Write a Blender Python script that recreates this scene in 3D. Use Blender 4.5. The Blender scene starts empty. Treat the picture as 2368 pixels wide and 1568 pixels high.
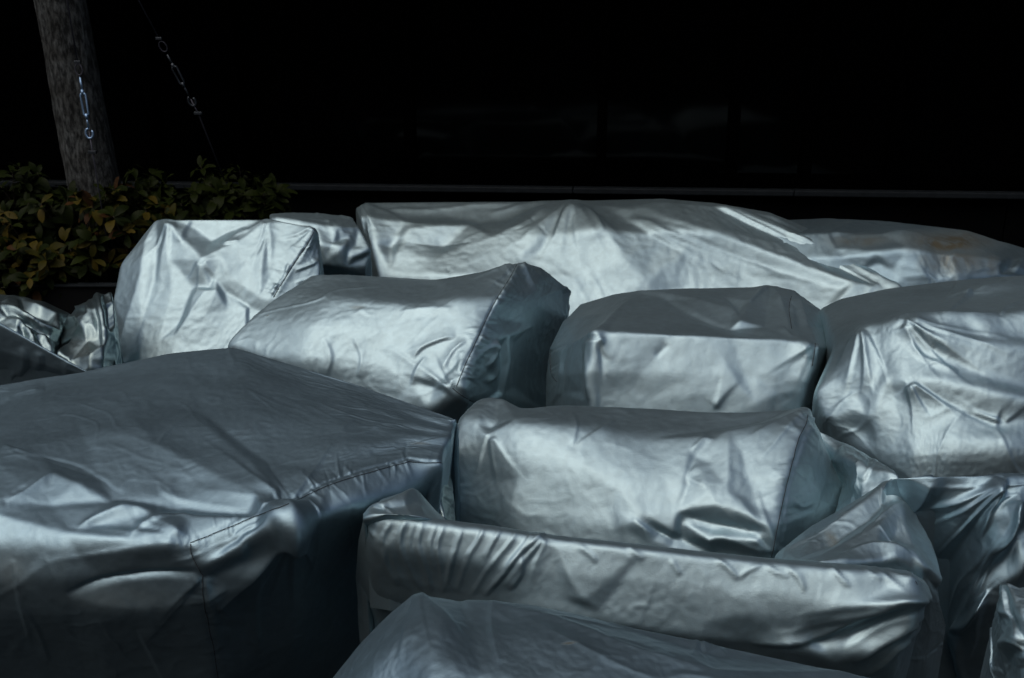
import bpy, bmesh, math, random
import numpy as np
from mathutils import Vector, Matrix
from mathutils.geometry import delaunay_2d_cdt
from mathutils.bvhtree import BVHTree

random.seed(7); rng = np.random.RandomState(11)
R = math.radians
sc = bpy.context.scene
col = sc.collection

# ------------------------------------------------------------------ camera, sky, sun, exposure
CAM_H = 1.6; PITCH = R(18.0); LENS = 35.0
cam_d = bpy.data.cameras.new("camera"); cam = bpy.data.objects.new("camera", cam_d); col.objects.link(cam)
cam.location = (0, 0, CAM_H); cam.rotation_euler = (R(90) - PITCH, 0, 0)
cam_d.lens = LENS; cam_d.sensor_width = 36.0; cam_d.clip_start = 0.05; cam_d.clip_end = 600
cam_d.dof.use_dof = True; cam_d.dof.focus_distance = 2.3; cam_d.dof.aperture_fstop = 9.0
sc.camera = cam

SUN_EL = R(60); SUN_AZ = R(215)          # azimuth measured from +Y clockwise: behind the camera, a little to the left
world = bpy.data.worlds.new("World"); sc.world = world; world.use_nodes = True
wn = world.node_tree.nodes; wl = world.node_tree.links; wn.clear()
sky = wn.new('ShaderNodeTexSky'); sky.sky_type = 'NISHITA'; sky.sun_disc = False
sky.sun_elevation = SUN_EL; sky.sun_rotation = SUN_AZ
sky.air_density = 1.0; sky.dust_density = 5.0; sky.ozone_density = 1.0
hs = wn.new('ShaderNodeHueSaturation'); hs.inputs['Saturation'].default_value = 1.0
bg = wn.new('ShaderNodeBackground'); bg.inputs['Strength'].default_value = 0.095
wo = wn.new('ShaderNodeOutputWorld')
wl.new(sky.outputs[0], hs.inputs['Color']); wl.new(hs.outputs[0], bg.inputs['Color']); wl.new(bg.outputs[0], wo.inputs['Surface'])

sd = bpy.data.lights.new("sun", 'SUN'); sd.energy = 0.9; sd.angle = R(80); sd.color = (0.97, 0.99, 1.0)
so = bpy.data.objects.new("sun", sd); col.objects.link(so)
sdir = Vector((math.sin(SUN_AZ) * math.cos(SUN_EL), math.cos(SUN_AZ) * math.cos(SUN_EL), math.sin(SUN_EL)))
so.rotation_euler = sdir.to_track_quat('Z', 'Y').to_euler(); so.location = (-3, -3, 6)

sc.view_settings.view_transform = 'Standard'; sc.view_settings.look = 'None'
sc.view_settings.exposure = -0.25; sc.view_settings.gamma = 1.0; sc.view_settings.use_curve_mapping = False

# ------------------------------------------------------------------ pixel to ray helpers (2367 x 1568 sheet)
W_, H_ = 2367.0, 1568.0
FPX = LENS / 36.0 * W_
cp, sp_ = math.cos(PITCH), math.sin(PITCH)
VIEWS = {0: (0, 0, 1.0), 1: (0, 0, .3317), 2: (0, 346.7, .3685), 3: (693.5, 346.7, .4054), 4: (1444.7, 404.5, .4054),
         5: (0, 751.3, .5209), 6: (751.3, 866.8, .4471), 7: (1502.5, 866.8, .4470), 8: (1907.4, 982.4, .3735), 9: (0, 635.7, .18434)}
def vd(v, x, y):
    a, b, s = VIEWS[v]; return a + x * s, b + y * s
def ray(px, py):
    u = (px - W_ / 2) / FPX; w = (H_ / 2 - py) / FPX
    return np.array([u, cp + w * sp_, -sp_ + w * cp])
def at(px, py, val):
    """a pixel plus a real place: val > 0 is the distance along the ground, val < 0 the height above ground"""
    d = ray(px, py)
    t = val / d[1] if val > 0 else (-val - CAM_H) / d[2]
    return np.array([0, 0, CAM_H]) + d * t
def project(P):
    q = P - np.array([0, 0, CAM_H])
    dep = q[..., 1] * cp - q[..., 2] * sp_
    up = q[..., 1] * sp_ + q[..., 2] * cp
    return W_ / 2 + FPX * q[..., 0] / dep, H_ / 2 - FPX * up / dep, dep

# ------------------------------------------------------------------ tagging and mesh helpers
def tag(o, label=None, cat=None, group=None, kind=None):
    if label: o['label'] = label
    if cat: o['category'] = cat
    if group: o['group'] = group
    if kind: o['kind'] = kind
    return o
def empty(name, loc=(0, 0, 0), rz=0):
    o = bpy.data.objects.new(name, None); o.location = loc; o.rotation_euler = (0, 0, rz); col.objects.link(o); return o
def link(name, me, mat=None, parent=None):
    o = bpy.data.objects.new(name, me); col.objects.link(o)
    if mat is not None and not me.materials: me.materials.append(mat)
    if parent is not None:
        o.parent = parent
    return o
class MB:
    def __init__(s): s.v = []; s.f = []
    def box(s, x0, x1, y0, y1, z0, z1):
        n = len(s.v)
        s.v += [(x0, y0, z0), (x1, y0, z0), (x1, y1, z0), (x0, y1, z0), (x0, y0, z1), (x1, y0, z1), (x1, y1, z1), (x0, y1, z1)]
        s.f += [tuple(n + k for k in q) for q in ((0, 3, 2, 1), (4, 5, 6, 7), (0, 1, 5, 4), (1, 2, 6, 5), (2, 3, 7, 6), (3, 0, 4, 7))]
        return s
    def tube(s, pts, rad, sides=8, closed=False):
        pts = [Vector(p) for p in pts]; n0 = len(s.v); m = len(pts)
        rads = rad if isinstance(rad, (list, tuple)) else [rad] * m
        prev = None
        for i, p in enumerate(pts):
            a = pts[(i + 1) % m] if (closed or i < m - 1) else p; b = pts[i - 1] if (closed or i > 0) else p
            t = (a - b); t = t.normalized() if t.length > 1e-9 else Vector((0, 0, 1))
            if prev is None:
                n = t.orthogonal().normalized()
            else:
                n = (prev - t * prev.dot(t)); n = n.normalized() if n.length > 1e-6 else t.orthogonal().normalized()
            prev = n; b2 = t.cross(n)
            for k in range(sides):
                an = 2 * math.pi * k / sides
                s.v.append(tuple(p + (n * math.cos(an) + b2 * math.sin(an)) * rads[i]))
        seg = m if closed else m - 1
        for i in range(seg):
            for k in range(sides):
                a = n0 + i * sides; b = n0 + ((i + 1) % m) * sides
                s.f.append((a + k, a + (k + 1) % sides, b + (k + 1) % sides, b + k))
        if not closed:
            s.f.append(tuple(n0 + k for k in reversed(range(sides)))); s.f.append(tuple(n0 + (m - 1) * sides + k for k in range(sides)))
        return s
    def build(s, name, mat, parent=None, smooth=False, bevel=0):
        me = bpy.data.meshes.new(name); me.from_pydata(s.v, [], s.f); me.materials.append(mat)
        if smooth: me.shade_smooth()
        o = link(name, me, None, parent)
        if bevel:
            md = o.modifiers.new('bevel', 'BEVEL'); md.width = bevel; md.segments = 2; md.limit_method = 'ANGLE'
        return o

# ------------------------------------------------------------------ materials
def mat_base(name):
    m = bpy.data.materials.new(name); m.use_nodes = True
    nt = m.node_tree; return m, nt.nodes, nt.links, nt.nodes['Principled BSDF']
def simple(name, c, rough=.6, metal=0, spec=.5, nscale=20, namt=.25, bump=0):
    m, N, L, b = mat_base(name)
    b.inputs['Roughness'].default_value = rough; b.inputs['Metallic'].default_value = metal
    b.inputs['Specular IOR Level'].default_value = spec
    tc = N.new('ShaderNodeTexCoord'); no = N.new('ShaderNodeTexNoise'); no.inputs['Scale'].default_value = nscale; no.inputs['Detail'].default_value = 6
    L.new(tc.outputs['Object'], no.inputs['Vector'])
    mx = N.new('ShaderNodeMix'); mx.data_type = 'RGBA'
    mx.inputs['A'].default_value = (*[k * (1 - namt) for k in c], 1); mx.inputs['B'].default_value = (*[min(1, k * (1 + namt)) for k in c], 1)
    L.new(no.outputs['Fac'], mx.inputs['Factor']); L.new(mx.outputs['Result'], b.inputs['Base Color'])
    if bump:
        bp = N.new('ShaderNodeBump'); bp.inputs['Strength'].default_value = bump; bp.inputs['Distance'].default_value = .01
        L.new(no.outputs['Fac'], bp.inputs['Height']); L.new(bp.outputs[0], b.inputs['Normal'])
    return m

def silver(name, base=(.42, .555, .60), rough=.51, metal=1.0, worn=0.0, fine=.35):
    """aluminium-coated polyester: metallic, satin, with fine fibre, dust and a 'soil' attribute for real stains"""
    m, N, L, b = mat_base(name)
    tc = N.new('ShaderNodeTexCoord')
    def noise(scale, detail, dist=0, rough_=.55):
        n = N.new('ShaderNodeTexNoise'); n.inputs['Scale'].default_value = scale; n.inputs['Detail'].default_value = detail
        n.inputs['Roughness'].default_value = rough_; n.inputs['Distortion'].default_value = dist
        L.new(tc.outputs['Object'], n.inputs['Vector']); return n
    def ramp(src, p0, c0, p1, c1):
        r = N.new('ShaderNodeValToRGB'); r.color_ramp.elements[0].position = p0; r.color_ramp.elements[0].color = (c0,) * 3 + (1,)
        r.color_ramp.elements[1].position = p1; r.color_ramp.elements[1].color = (c1,) * 3 + (1,); L.new(src, r.inputs[0]); return r
    big = noise(3.5, 5); mid = noise(38, 6, .4); fib = noise(420, 3); scr = noise(9, 9, 2.5, .7)
    c1 = N.new('ShaderNodeMix'); c1.data_type = 'RGBA'
    c1.inputs['A'].default_value = (*[k * .78 for k in base], 1); c1.inputs['B'].default_value = (*[min(1, k * 1.13) for k in base], 1)
    L.new(mid.outputs['Fac'], c1.inputs['Factor'])
    # worn, chalky patches
    wr = ramp(scr.outputs['Fac'], .60, 0, .70, 1)
    wm = N.new('ShaderNodeMath'); wm.operation = 'MULTIPLY'; wm.inputs[1].default_value = worn; L.new(wr.outputs[0], wm.inputs[0])
    c2 = N.new('ShaderNodeMix'); c2.data_type = 'RGBA'; L.new(wm.outputs[0], c2.inputs['Factor']); L.new(c1.outputs['Result'], c2.inputs['A'])
    c2.inputs['B'].default_value = (.24, .31, .36, 1)
    at_ = N.new('ShaderNodeAttribute'); at_.attribute_name = 'soil'
    sr = N.new('ShaderNodeMath'); sr.operation = 'MULTIPLY'; L.new(at_.outputs['Fac'], sr.inputs[0])
    sn = ramp(noise(14, 8, .6, .68).outputs['Fac'], .30, .35, .55, 1); L.new(sn.outputs[0], sr.inputs[1])
    c3 = N.new('ShaderNodeMix'); c3.data_type = 'RGBA'; L.new(sr.outputs[0], c3.inputs['Factor']); L.new(c2.outputs['Result'], c3.inputs['A'])
    c3.inputs['B'].default_value = (.12, .112, .08, 1)
    L.new(c3.outputs['Result'], b.inputs['Base Color'])
    mt = N.new('ShaderNodeMath'); mt.operation = 'MULTIPLY_ADD'; L.new(sr.outputs[0], mt.inputs[0]); mt.inputs[1].default_value = -.7; mt.inputs[2].default_value = metal
    L.new(mt.outputs[0], b.inputs['Metallic'])
    rr = N.new('ShaderNodeMapRange'); L.new(big.outputs['Fac'], rr.inputs[0]); rr.inputs[3].default_value = rough - .05; rr.inputs[4].default_value = rough + .07
    L.new(rr.outputs[0], b.inputs['Roughness'])
    b.inputs['Specular IOR Level'].default_value = .4
    bp = N.new('ShaderNodeBump'); bp.inputs['Strength'].default_value = fine; bp.inputs['Distance'].default_value = .0006; L.new(fib.outputs['Fac'], bp.inputs['Height'])
    b2 = N.new('ShaderNodeBump'); b2.inputs['Strength'].default_value = .22; b2.inputs['Distance'].default_value = .003
    L.new(mid.outputs['Fac'], b2.inputs['Height']); L.new(bp.outputs[0], b2.inputs['Normal']); L.new(b2.outputs[0], b.inputs['Normal'])
    return m
M = {}
M['silver'] = silver('silver_coated_fabric')
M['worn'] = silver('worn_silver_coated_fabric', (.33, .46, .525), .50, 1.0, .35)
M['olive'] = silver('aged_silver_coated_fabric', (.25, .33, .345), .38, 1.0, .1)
M['seam'] = simple('stitching_thread', (.03, .035, .04), .8)
# ------------------------------------------------------------------ the cloth builder
def gauss(A, s0, s1):
    for ax, s in ((0, s0), (1, s1)):
        if s < .3: continue
        r = int(3 * s + 1); k = np.exp(-.5 * (np.arange(-r, r + 1) / s) ** 2); k /= k.sum()
        pad = [(0, 0)] * A.ndim; pad[ax] = (r, r)
        # extrapolating pad keeps the border where it is
        Ap = np.pad(A, pad, mode='reflect', reflect_type='odd') if A.shape[ax] > r + 1 else np.pad(A, pad, mode='edge')
        out = np.zeros_like(A)
        for i, w in enumerate(k):
            sl = [slice(None)] * A.ndim; sl[ax] = slice(i, i + A.shape[ax]); out += w * Ap[tuple(sl)]
        A = out
    return A
def normals(P):
    du = np.gradient(P, axis=1); dv = np.gradient(P, axis=0)
    n = np.cross(dv, du); n /= np.linalg.norm(n, axis=-1, keepdims=True) + 1e-12
    return n
def vnoise(x, y, seed):
    """smooth lattice noise, vectorised"""
    r = np.random.RandomState(seed); T = r.rand(64, 64)
    xi = np.floor(x).astype(int); yi = np.floor(y).astype(int); fx = x - xi; fy = y - yi
    fx = fx * fx * fx * (fx * (fx * 6 - 15) + 10); fy = fy * fy * fy * (fy * (fy * 6 - 15) + 10)
    a = T[yi % 64, xi % 64]; b = T[yi % 64, (xi + 1) % 64]; c = T[(yi + 1) % 64, xi % 64]; d = T[(yi + 1) % 64, (xi + 1) % 64]
    return (a * (1 - fx) + b * fx) * (1 - fy) + (c * (1 - fx) + d * fx) * fy
def relax(P, B, N, L0s, iters, ka, kb, cap):
    """inextensible sheet with excess length, held softly to the body B below it: it buckles into wrinkles"""
    m, n = P.shape[:2]
    for it in range(iters):
        for (di, dj), L0 in L0s:
            for par in (0, 1):
                if di == 0:
                    a = P[:, par:n - 1:2]; b = P[:, par + 1:n:2]; l = L0[:, par::2]
                elif dj == 0:
                    a = P[par:m - 1:2]; b = P[par + 1:m:2]; l = L0[par::2]
                elif dj > 0:
                    a = P[par:m - 1:2, :-1]; b = P[par + 1:m:2, 1:]; l = L0[par::2]
                else:
                    a = P[par:m - 1:2, 1:]; b = P[par + 1:m:2, :-1]; l = L0[par::2]
                d = b - a; ln = np.sqrt((d * d).sum(-1)) + 1e-9
                k = ((ln - l) / ln * (.5 if di == 0 or dj == 0 else .35))
                k = k[..., None] * d
                a += k; b -= k
        D = P - B
        lap = np.zeros_like(D)
        lap[1:-1, 1:-1] = (D[2:, 1:-1] + D[:-2, 1:-1] + D[1:-1, 2:] + D[1:-1, :-2]) * .25 - D[1:-1, 1:-1]
        D += kb * lap
        D *= (1 - ka)
        dn = (D * N).sum(-1, keepdims=True)
        D += (np.clip(dn, -cap * .6, cap) - dn) * N
        P = B + D
    return P
def upsample(D, m, n):
    m0, n0 = D.shape[:2]
    i = np.linspace(0, m0 - 1, m); j = np.linspace(0, n0 - 1, n)
    i0 = np.minimum(i.astype(int), m0 - 2); j0 = np.minimum(j.astype(int), n0 - 2)
    fi = (i - i0)[:, None, None]; fj = (j - j0)[None, :, None]
    return ((D[i0][:, j0] * (1 - fj) + D[i0][:, j0 + 1] * fj) * (1 - fi) + (D[i0 + 1][:, j0] * (1 - fj) + D[i0 + 1][:, j0 + 1] * fj) * fi)
def wrinkle(B, N, exc, seed, levels, cap, ka):
    m, n = B.shape[:2]; D = np.zeros_like(B)
    r = np.random.RandomState(seed)
    for (dec, iters, kb) in levels:
        mi = max(6, m // dec); ni = max(6, n // dec)
        Bd = upsample(B, mi, ni) if dec > 1 else B; Nd = upsample(N, mi, ni) if dec > 1 else N
        Ed = upsample(exc[..., None], mi, ni)[..., 0]
        Dd = upsample(D, mi, ni)
        h = np.linalg.norm(Bd[1:, :] - Bd[:-1, :], axis=-1).mean()
        Dd = Dd + Nd * gauss(r.randn(mi, ni, 1), 1.2, 1.2) * h * .35
        L0s = []
        for (di, dj) in ((0, 1), (1, 0), (1, 1), (1, -1)):
            if di == 0: L = np.linalg.norm(Bd[:, 1:] - Bd[:, :-1], axis=-1); E = Ed[:, 1:]
            elif dj == 0: L = np.linalg.norm(Bd[1:] - Bd[:-1], axis=-1); E = Ed[1:]
            elif dj > 0: L = np.linalg.norm(Bd[1:, 1:] - Bd[:-1, :-1], axis=-1); E = Ed[1:, 1:]
            else: L = np.linalg.norm(Bd[1:, :-1] - Bd[:-1, 1:], axis=-1); E = Ed[1:, 1:]
            L0s.append(((di, dj), L * (1 + E)))
        Pd = relax(Bd + Dd, Bd, Nd, L0s, iters, ka, kb, cap)
        D = upsample(Pd - Bd, m, n) if dec > 1 else Pd - Bd
        if dec > 1: D = gauss(D, dec * .35, dec * .35)
    return D

def seg_dist(X, Y, pts):
    """signed distance to a polyline (left of travel < 0), and the 0..1 place along it"""
    best = np.full(X.shape, 1e9); sgn = np.zeros(X.shape); T = np.zeros(X.shape)
    L = [math.hypot(pts[i + 1][0] - pts[i][0], pts[i + 1][1] - pts[i][1]) for i in range(len(pts) - 1)]; tot = sum(L) + 1e-9; acc = 0
    for i in range(len(pts) - 1):
        (x0, y0), (x1, y1) = pts[i][:2], pts[i + 1][:2]; dx, dy = x1 - x0, y1 - y0; l2 = dx * dx + dy * dy + 1e-9
        t = np.clip(((X - x0) * dx + (Y - y0) * dy) / l2, 0, 1)
        ex = X - x0 - t * dx; ey = Y - y0 - t * dy; d = np.hypot(ex, ey)
        s = np.sign(dx * ey - dy * ex)
        k = d < best; best = np.where(k, d, best); sgn = np.where(k, s, sgn); T = np.where(k, (acc + t * L[i]) / tot, T); acc += L[i]
    return best * sgn, T
def spline(pts, k=6):
    p = np.array(pts, float); out = []
    q = np.vstack([2 * p[0] - p[1], p, 2 * p[-1] - p[-2]])
    for i in range(1, len(q) - 2):
        for t in np.linspace(0, 1, k, endpoint=False):
            a, b, c, d = q[i - 1], q[i], q[i + 1], q[i + 2]
            out.append(.5 * (2 * b + (c - a) * t + (2 * a - 5 * b + 4 * c - d) * t * t + (3 * b - a - 3 * c + d) * t ** 3))
    out.append(p[-1]); return np.array(out)

def cover_mesh(name, view, rows, mat, parent=None, feats=(), strokes=(), seams=(), soil=(), back=(0, .05), front=(0, .0), left=(-.03, .1),
               right=(.03, .1), round_=.012, exc=.012, cap=.012, fs=1.0, seed=1, res=.0019, ka=.03, puck=1.0, ground=.02, crisp=.005, und=1.2, crease=.6, origin=None, fans=()):
    C = np.array([[at(*vd(view, x, y), val) for (x, y, val) in r] for r in rows])
    ym = float(np.median(C[..., 1])); h = ym * res
    loop = list(C[0]) + [r[-1] for r in C[1:]] + list(C[-1][::-1][1:]) + [r[0] for r in C[::-1][1:-1]]
    # skirts down to the ground on all four sides
    def skirt(Q, off, t):
        G = Q.copy(); G[..., 0] += off[0]; G[..., 1] += off[1]; G[..., 2] = np.minimum(ground, Q[..., 2]); return Q + (G - Q) * t
    def near(Q): return float(min(.3, .07 / max(.1, Q[..., 2].mean())))
    top = [skirt(C[0], back, 1.0)[None], skirt(C[0], back, near(C[0]))[None]]
    bot = [skirt(C[-1], front, near(C[-1]))[None], skirt(C[-1], front, 1.0)[None]]
    C2 = np.concatenate(top + [C] + bot, 0)
    lf = [skirt(C2[:, 0], left, 1.0)[:, None], skirt(C2[:, 0], left, near(C2[:, 0]))[:, None]]
    rt = [skirt(C2[:, -1], right, near(C2[:, -1]))[:, None], skirt(C2[:, -1], right, 1.0)[:, None]]
    C3 = np.concatenate(lf + [C2] + rt, 1)
    def params(A, ax):
        seg = np.linalg.norm(np.diff(A, axis=ax), axis=-1); seg = np.percentile(seg, 75, axis=1 - ax) if ax == 0 else np.percentile(seg, 75, axis=0)
        out = [0.0]; K = len(seg)
        for i, s in enumerate(seg):
            n = max(2, int(round(s / h))) if 0 < i < K - 1 else 10
            out += list(i + np.arange(1, n + 1) / n)
        return np.array(out)
    pu = params(C3, 0); pv = params(C3, 1)
    def interp(A, p, ax):
        A = np.moveaxis(A, ax, 0); i = np.minimum(p.astype(int), A.shape[0] - 2); f = (p - i).reshape((-1,) + (1,) * (A.ndim - 1))
        return np.moveaxis(A[i] * (1 - f) + A[i + 1] * f, 0, ax)
    B = interp(interp(C3, pu, 0), pv, 1)
    s = round_ / h
    B = gauss(B, s, s)
    N = normals(B)
    X, Y, dep = project(B)
    view_d = np.array([0, 0, CAM_H]) - B; view_d /= np.linalg.norm(view_d, axis=-1, keepdims=True)
    fac = (N * view_d).sum(-1)
    if np.median(fac[10:-10, 10:-10]) < 0: N = -N; fac = -fac
    face = np.clip((fac - .02) / .2, 0, 1)
    off = np.zeros(X.shape)
    if feats:
        lx, ly, _ = project(np.array(loop))
        V = [Vector((a, b)) for a, b in zip(lx, ly)]; Z = [0.0] * len(V); E = [(i, (i + 1) % len(V)) for i in range(len(V))]
        for f in feats:
            fv = f[0]; st = len(V)
            for k, (a, b, c) in enumerate(f[1:]):
                V.append(Vector(vd(fv, a, b))); Z.append(c * .01 * fs)
                if k: E.append((st + k - 1, st + k))
        vo, eo, fo, ov, oe, of = delaunay_2d_cdt(V, E, [], 0, .5, True)
        zo = []
        for i, lst in enumerate(ov):
            zo.append(max((Z[j] for j in lst), key=abs) if lst else None)
        vo = [(v.x, v.y) for v in vo]
        for i, z in enumerate(zo):        # a crossing made by two lines: take the nearest known values
            if z is None:
                ds = sorted((math.hypot(V[j][0] - vo[i][0], V[j][1] - vo[i][1]), Z[j]) for j in range(len(V)))[:2]
                zo[i] = (ds[0][1] * ds[1][0] + ds[1][1] * ds[0][0]) / (ds[0][0] + ds[1][0] + 1e-9)
        for tri in fo:
            for q in range(1, len(tri) - 1):
                i0, i1, i2 = tri[0], tri[q], tri[q + 1]
                (x0, y0), (x1, y1), (x2, y2) = vo[i0], vo[i1], vo[i2]
                det = (y1 - y2) * (x0 - x2) + (x2 - x1) * (y0 - y2)
                if abs(det) < 1e-6: continue
                msk = (X >= min(x0, x1, x2)) & (X <= max(x0, x1, x2)) & (Y >= min(y0, y1, y2)) & (Y <= max(y0, y1, y2))
                xs, ys = X[msk], Y[msk]
                a = ((y1 - y2) * (xs - x2) + (x2 - x1) * (ys - y2)) / det; b = ((y2 - y0) * (xs - x2) + (x0 - x2) * (ys - y2)) / det; c = 1 - a - b
                ok = (a > -1e-4) & (b > -1e-4) & (c > -1e-4)
                tmp = off[msk]; tmp[ok] = (a * zo[i0] + b * zo[i1] + c * zo[i2])[ok]; off[msk] = tmp
        off = gauss(off, crisp / h, crisp / h) * .62
    # slow sags and a few wandering creases
    au = (np.arange(X.shape[0])[:, None] * h + 0 * X); aw = (np.arange(X.shape[1])[None] * h + 0 * X)
    off += und * .007 * (vnoise(au * 4.2 + seed, aw * 3.1 + 9, seed + 1) - .5) + und * .003 * (vnoise(au * 10 + seed, aw * 8 + 9, seed + 2) - .5)
    for (fr, am, sd_) in ((5.5, .0035, 5), (9, .0028, 6), (17, .0016, 7), (30, .0008, 8)):
        an = seed * 1.3 + sd_; ca, sa = math.cos(an), math.sin(an)
        ra, rb = (aw * ca - au * sa) * fr, (aw * sa + au * ca) * fr * .45
        wx = ra + 2.2 * vnoise(rb * .7 + 5, ra * .5 + 2, seed + sd_) + .7 * vnoise(ra * 1.3, rb * 1.9, seed + sd_ + 20)
        wy = rb + 2.2 * vnoise(ra * .6 + 7, rb * .7 + 7, seed + sd_ + 31)
        rd = 1 - np.abs(2 * vnoise(wx, wy, seed + sd_ + 3) - 1) * 2.6
        off += crease * am * np.clip(rd, 0, 1) ** 1.3 * np.clip(vnoise(ra * .45 + 3, rb * .7, seed + sd_ + 9) * 2.6 - 1.0, 0, 1)
    mpp = dep / FPX
    r = random.Random(seed)
    allst = [(v, pts, sl * 1.2, a * .5, b * 1.5, 1) if k % 2 else (v, pts, sl * 1.2, a * 1.5, b * .5, 1) for k, (v, pts, sl, a, b) in enumerate(strokes)]
    puckers = []
    for sm in seams:
        v, pts = sm[0], sm[1]; amt = sm[2] if len(sm) > 2 else 1.0
        D = [vd(v, *p) for p in pts]; sp = spline(D, 8)
        allst.append((0, sp.tolist(), -.6, 5, 5, 0))
        L = np.hypot(*np.diff(sp, axis=0).T).sum()
        for k in range(int(L / 8 * puck * amt)):
            t = r.random(); i = min(len(sp) - 2, int(t * (len(sp) - 1))); p = sp[i] + (sp[i + 1] - sp[i]) * r.random()
            tx, ty = sp[i + 1] - sp[i]; ln = math.hypot(tx, ty) + 1e-9; nx, ny = -ty / ln, tx / ln
            s_ = r.choice((-1, 1)); l = r.uniform(12, 60); sk = r.uniform(-.5, .5)
            e = (p[0] + s_ * nx * l + tx / ln * l * sk, p[1] + s_ * ny * l + ty / ln * l * sk)
            puckers.append((0, [tuple(p), e], r.uniform(.25, .7) * r.choice((-1, 1, 1)), r.uniform(3, 8), r.uniform(3, 8), 2))
    for (v, o_, ends, sl, w_) in fans:
        for k, e_ in enumerate(ends):
            q0 = vd(v, *o_); q1 = vd(v, *e_); j = r.uniform(.03, .12); q0 = (q0[0] + (q1[0] - q0[0]) * j, q0[1] + (q1[1] - q0[1]) * j)
            md = ((q0[0] + q1[0]) / 2 + r.uniform(-6, 6), (q0[1] + q1[1]) / 2 + r.uniform(-6, 6))
            a, b = w_ * r.uniform(.2, .4), w_ * r.uniform(.8, 1.5)
            if r.random() < .5: a, b = b, a
            allst.append((0, spline([q0, md, q1], 6).tolist(), sl * r.uniform(1.1, 2.1), a * 1.2, b * 1.3, 2))
    for (v, pts, sl, wl_, wr_, kind) in allst + puckers:
        D = [vd(v, *p[:2]) for p in pts] if v else [tuple(p[:2]) for p in pts]
        if kind == 1 and len(D) > 2: D = [tuple(q) for q in spline(D, 5)]
        xs = [p[0] for p in D]; ys = [p[1] for p in D]; wmx = max(wl_, wr_)
        msk = (X > min(xs) - wmx) & (X < max(xs) + wmx) & (Y > min(ys) - wmx) & (Y < max(ys) + wmx) & (face > 0)
        if not msk.any(): continue
        d, T = seg_dist(X[msk], Y[msk], D)
        w = np.where(d < 0, wl_, wr_); tt = np.clip(1 - np.abs(d) / w, 0, 1)
        prof = tt ** 1.6 if kind != 0 else tt ** 1.2
        if kind == 2: tap = np.clip((1 - T) * 1.2, 0, 1) * np.clip(T * 14 + .15, 0, 1)
        elif kind == 0: tap = 1.0
        else: tap = np.clip(np.minimum(T, 1 - T) * 5, 0, 1) ** .7
        off[msk] += sl * math.sqrt(wl_ * wr_) * mpp[msk] * prof * tap * .72
    off = gauss(off, .35, .35)
    P = B + N * (off * face)[..., None]
    # excess fabric buckles into wrinkles
    u = np.arange(P.shape[0])[:, None] * h * np.ones(P.shape[:2]); w = np.arange(P.shape[1])[None] * h * np.ones(P.shape[:2])
    e = exc * (.25 + 1.5 * vnoise(u * 5 + seed, w * 5 + 3, seed))
    if exc > 0:
        Np = normals(P); Np *= np.sign((Np * N).sum(-1, keepdims=True) + 1e-9)
        Dw = wrinkle(P, Np, e, seed, ((8, 160, .05), (4, 200, .02), (2, 120, .015), (1, 40, .02)), cap, ka)
        P = P + Dw
    P[..., 2] = np.maximum(P[..., 2], .004)
    m, n = P.shape[:2]
    org = np.array([P[..., 0].mean(), P[..., 1].mean(), 0.0]) if origin is None else np.array(origin)
    me = bpy.data.meshes.new(name)
    V = (P - org).reshape(-1, 3).astype(np.float32)
    idx = np.arange(m * n).reshape(m, n)
    F = np.stack([idx[:-1, :-1], idx[:-1, 1:], idx[1:, 1:], idx[1:, :-1]], -1).reshape(-1, 4)
    v0, v1, v3 = V[F[:, 0]], V[F[:, 1]], V[F[:, 3]]
    if (np.cross(v1 - v0, v3 - v0) * N[:-1, :-1].reshape(-1, 3)).sum() < 0: F = F[:, ::-1]
    me.vertices.add(len(V)); me.vertices.foreach_set('co', V.ravel())
    me.loops.add(F.size); me.loops.foreach_set('vertex_index', F.ravel().astype(np.int32))
    me.polygons.add(len(F)); me.polygons.foreach_set('loop_start', np.arange(0, F.size, 4, dtype=np.int32))
    me.update(calc_edges=True); me.shade_smooth()
    so_ = np.zeros(m * n, np.float32)
    for (v, x, y, rx, ry, a) in soil:
        x, y = vd(v, x, y); s_ = VIEWS[v][2]
        so_ = np.maximum(so_, (a * np.clip(1.4 - 1.4 * np.sqrt(((X - x) / (rx * s_)) ** 2 + ((Y - y) / (ry * s_)) ** 2), 0, 1)).ravel().astype(np.float32))
    att = me.attributes.new('soil', 'FLOAT', 'POINT'); att.data.foreach_set('value', so_)
    me.materials.append(mat)
    o = link(name, me, None, parent)
    if parent is None: o.location = org
    # seams: stitched thread lying on the finished surface
    if seams:
        Pw = P.reshape(-1, 3); x2, y2, _ = project(Pw)
        fc = (face.reshape(-1) > .02)
        for sm in seams:
            sp = spline([vd(sm[0], *p) for p in sm[1]], 14)
            L = np.hypot(*np.diff(sp, axis=0).T).sum(); q = np.linspace(0, len(sp) - 1, max(4, int(L / 5)))
            pts = np.stack([np.interp(q, np.arange(len(sp)), sp[:, k]) for k in (0, 1)], -1)
            path = []
            for (a, b) in pts:
                dd = np.where(fc, (x2 - a) ** 2 + (y2 - b) ** 2, 1e12); k = np.argpartition(dd, 3)[:3]
                wgt = 1 / (dd[k] + .3); p = (Pw[k] * wgt[:, None]).sum(0) / wgt.sum()
                vdx = np.array([0, 0, CAM_H]) - p; vdx /= np.linalg.norm(vdx); path.append(p + vdx * .0018)
            path = np.array(path); path[1:-1] = (path[2:] + path[:-2] + 2 * path[1:-1]) / 4
            mb = MB()
            mb.tube([tuple(p - org) for p in path], .0008 * ym / 2.2, 5)
            mb.build('seam', M['seam'], o, True)
    return o, org
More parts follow.
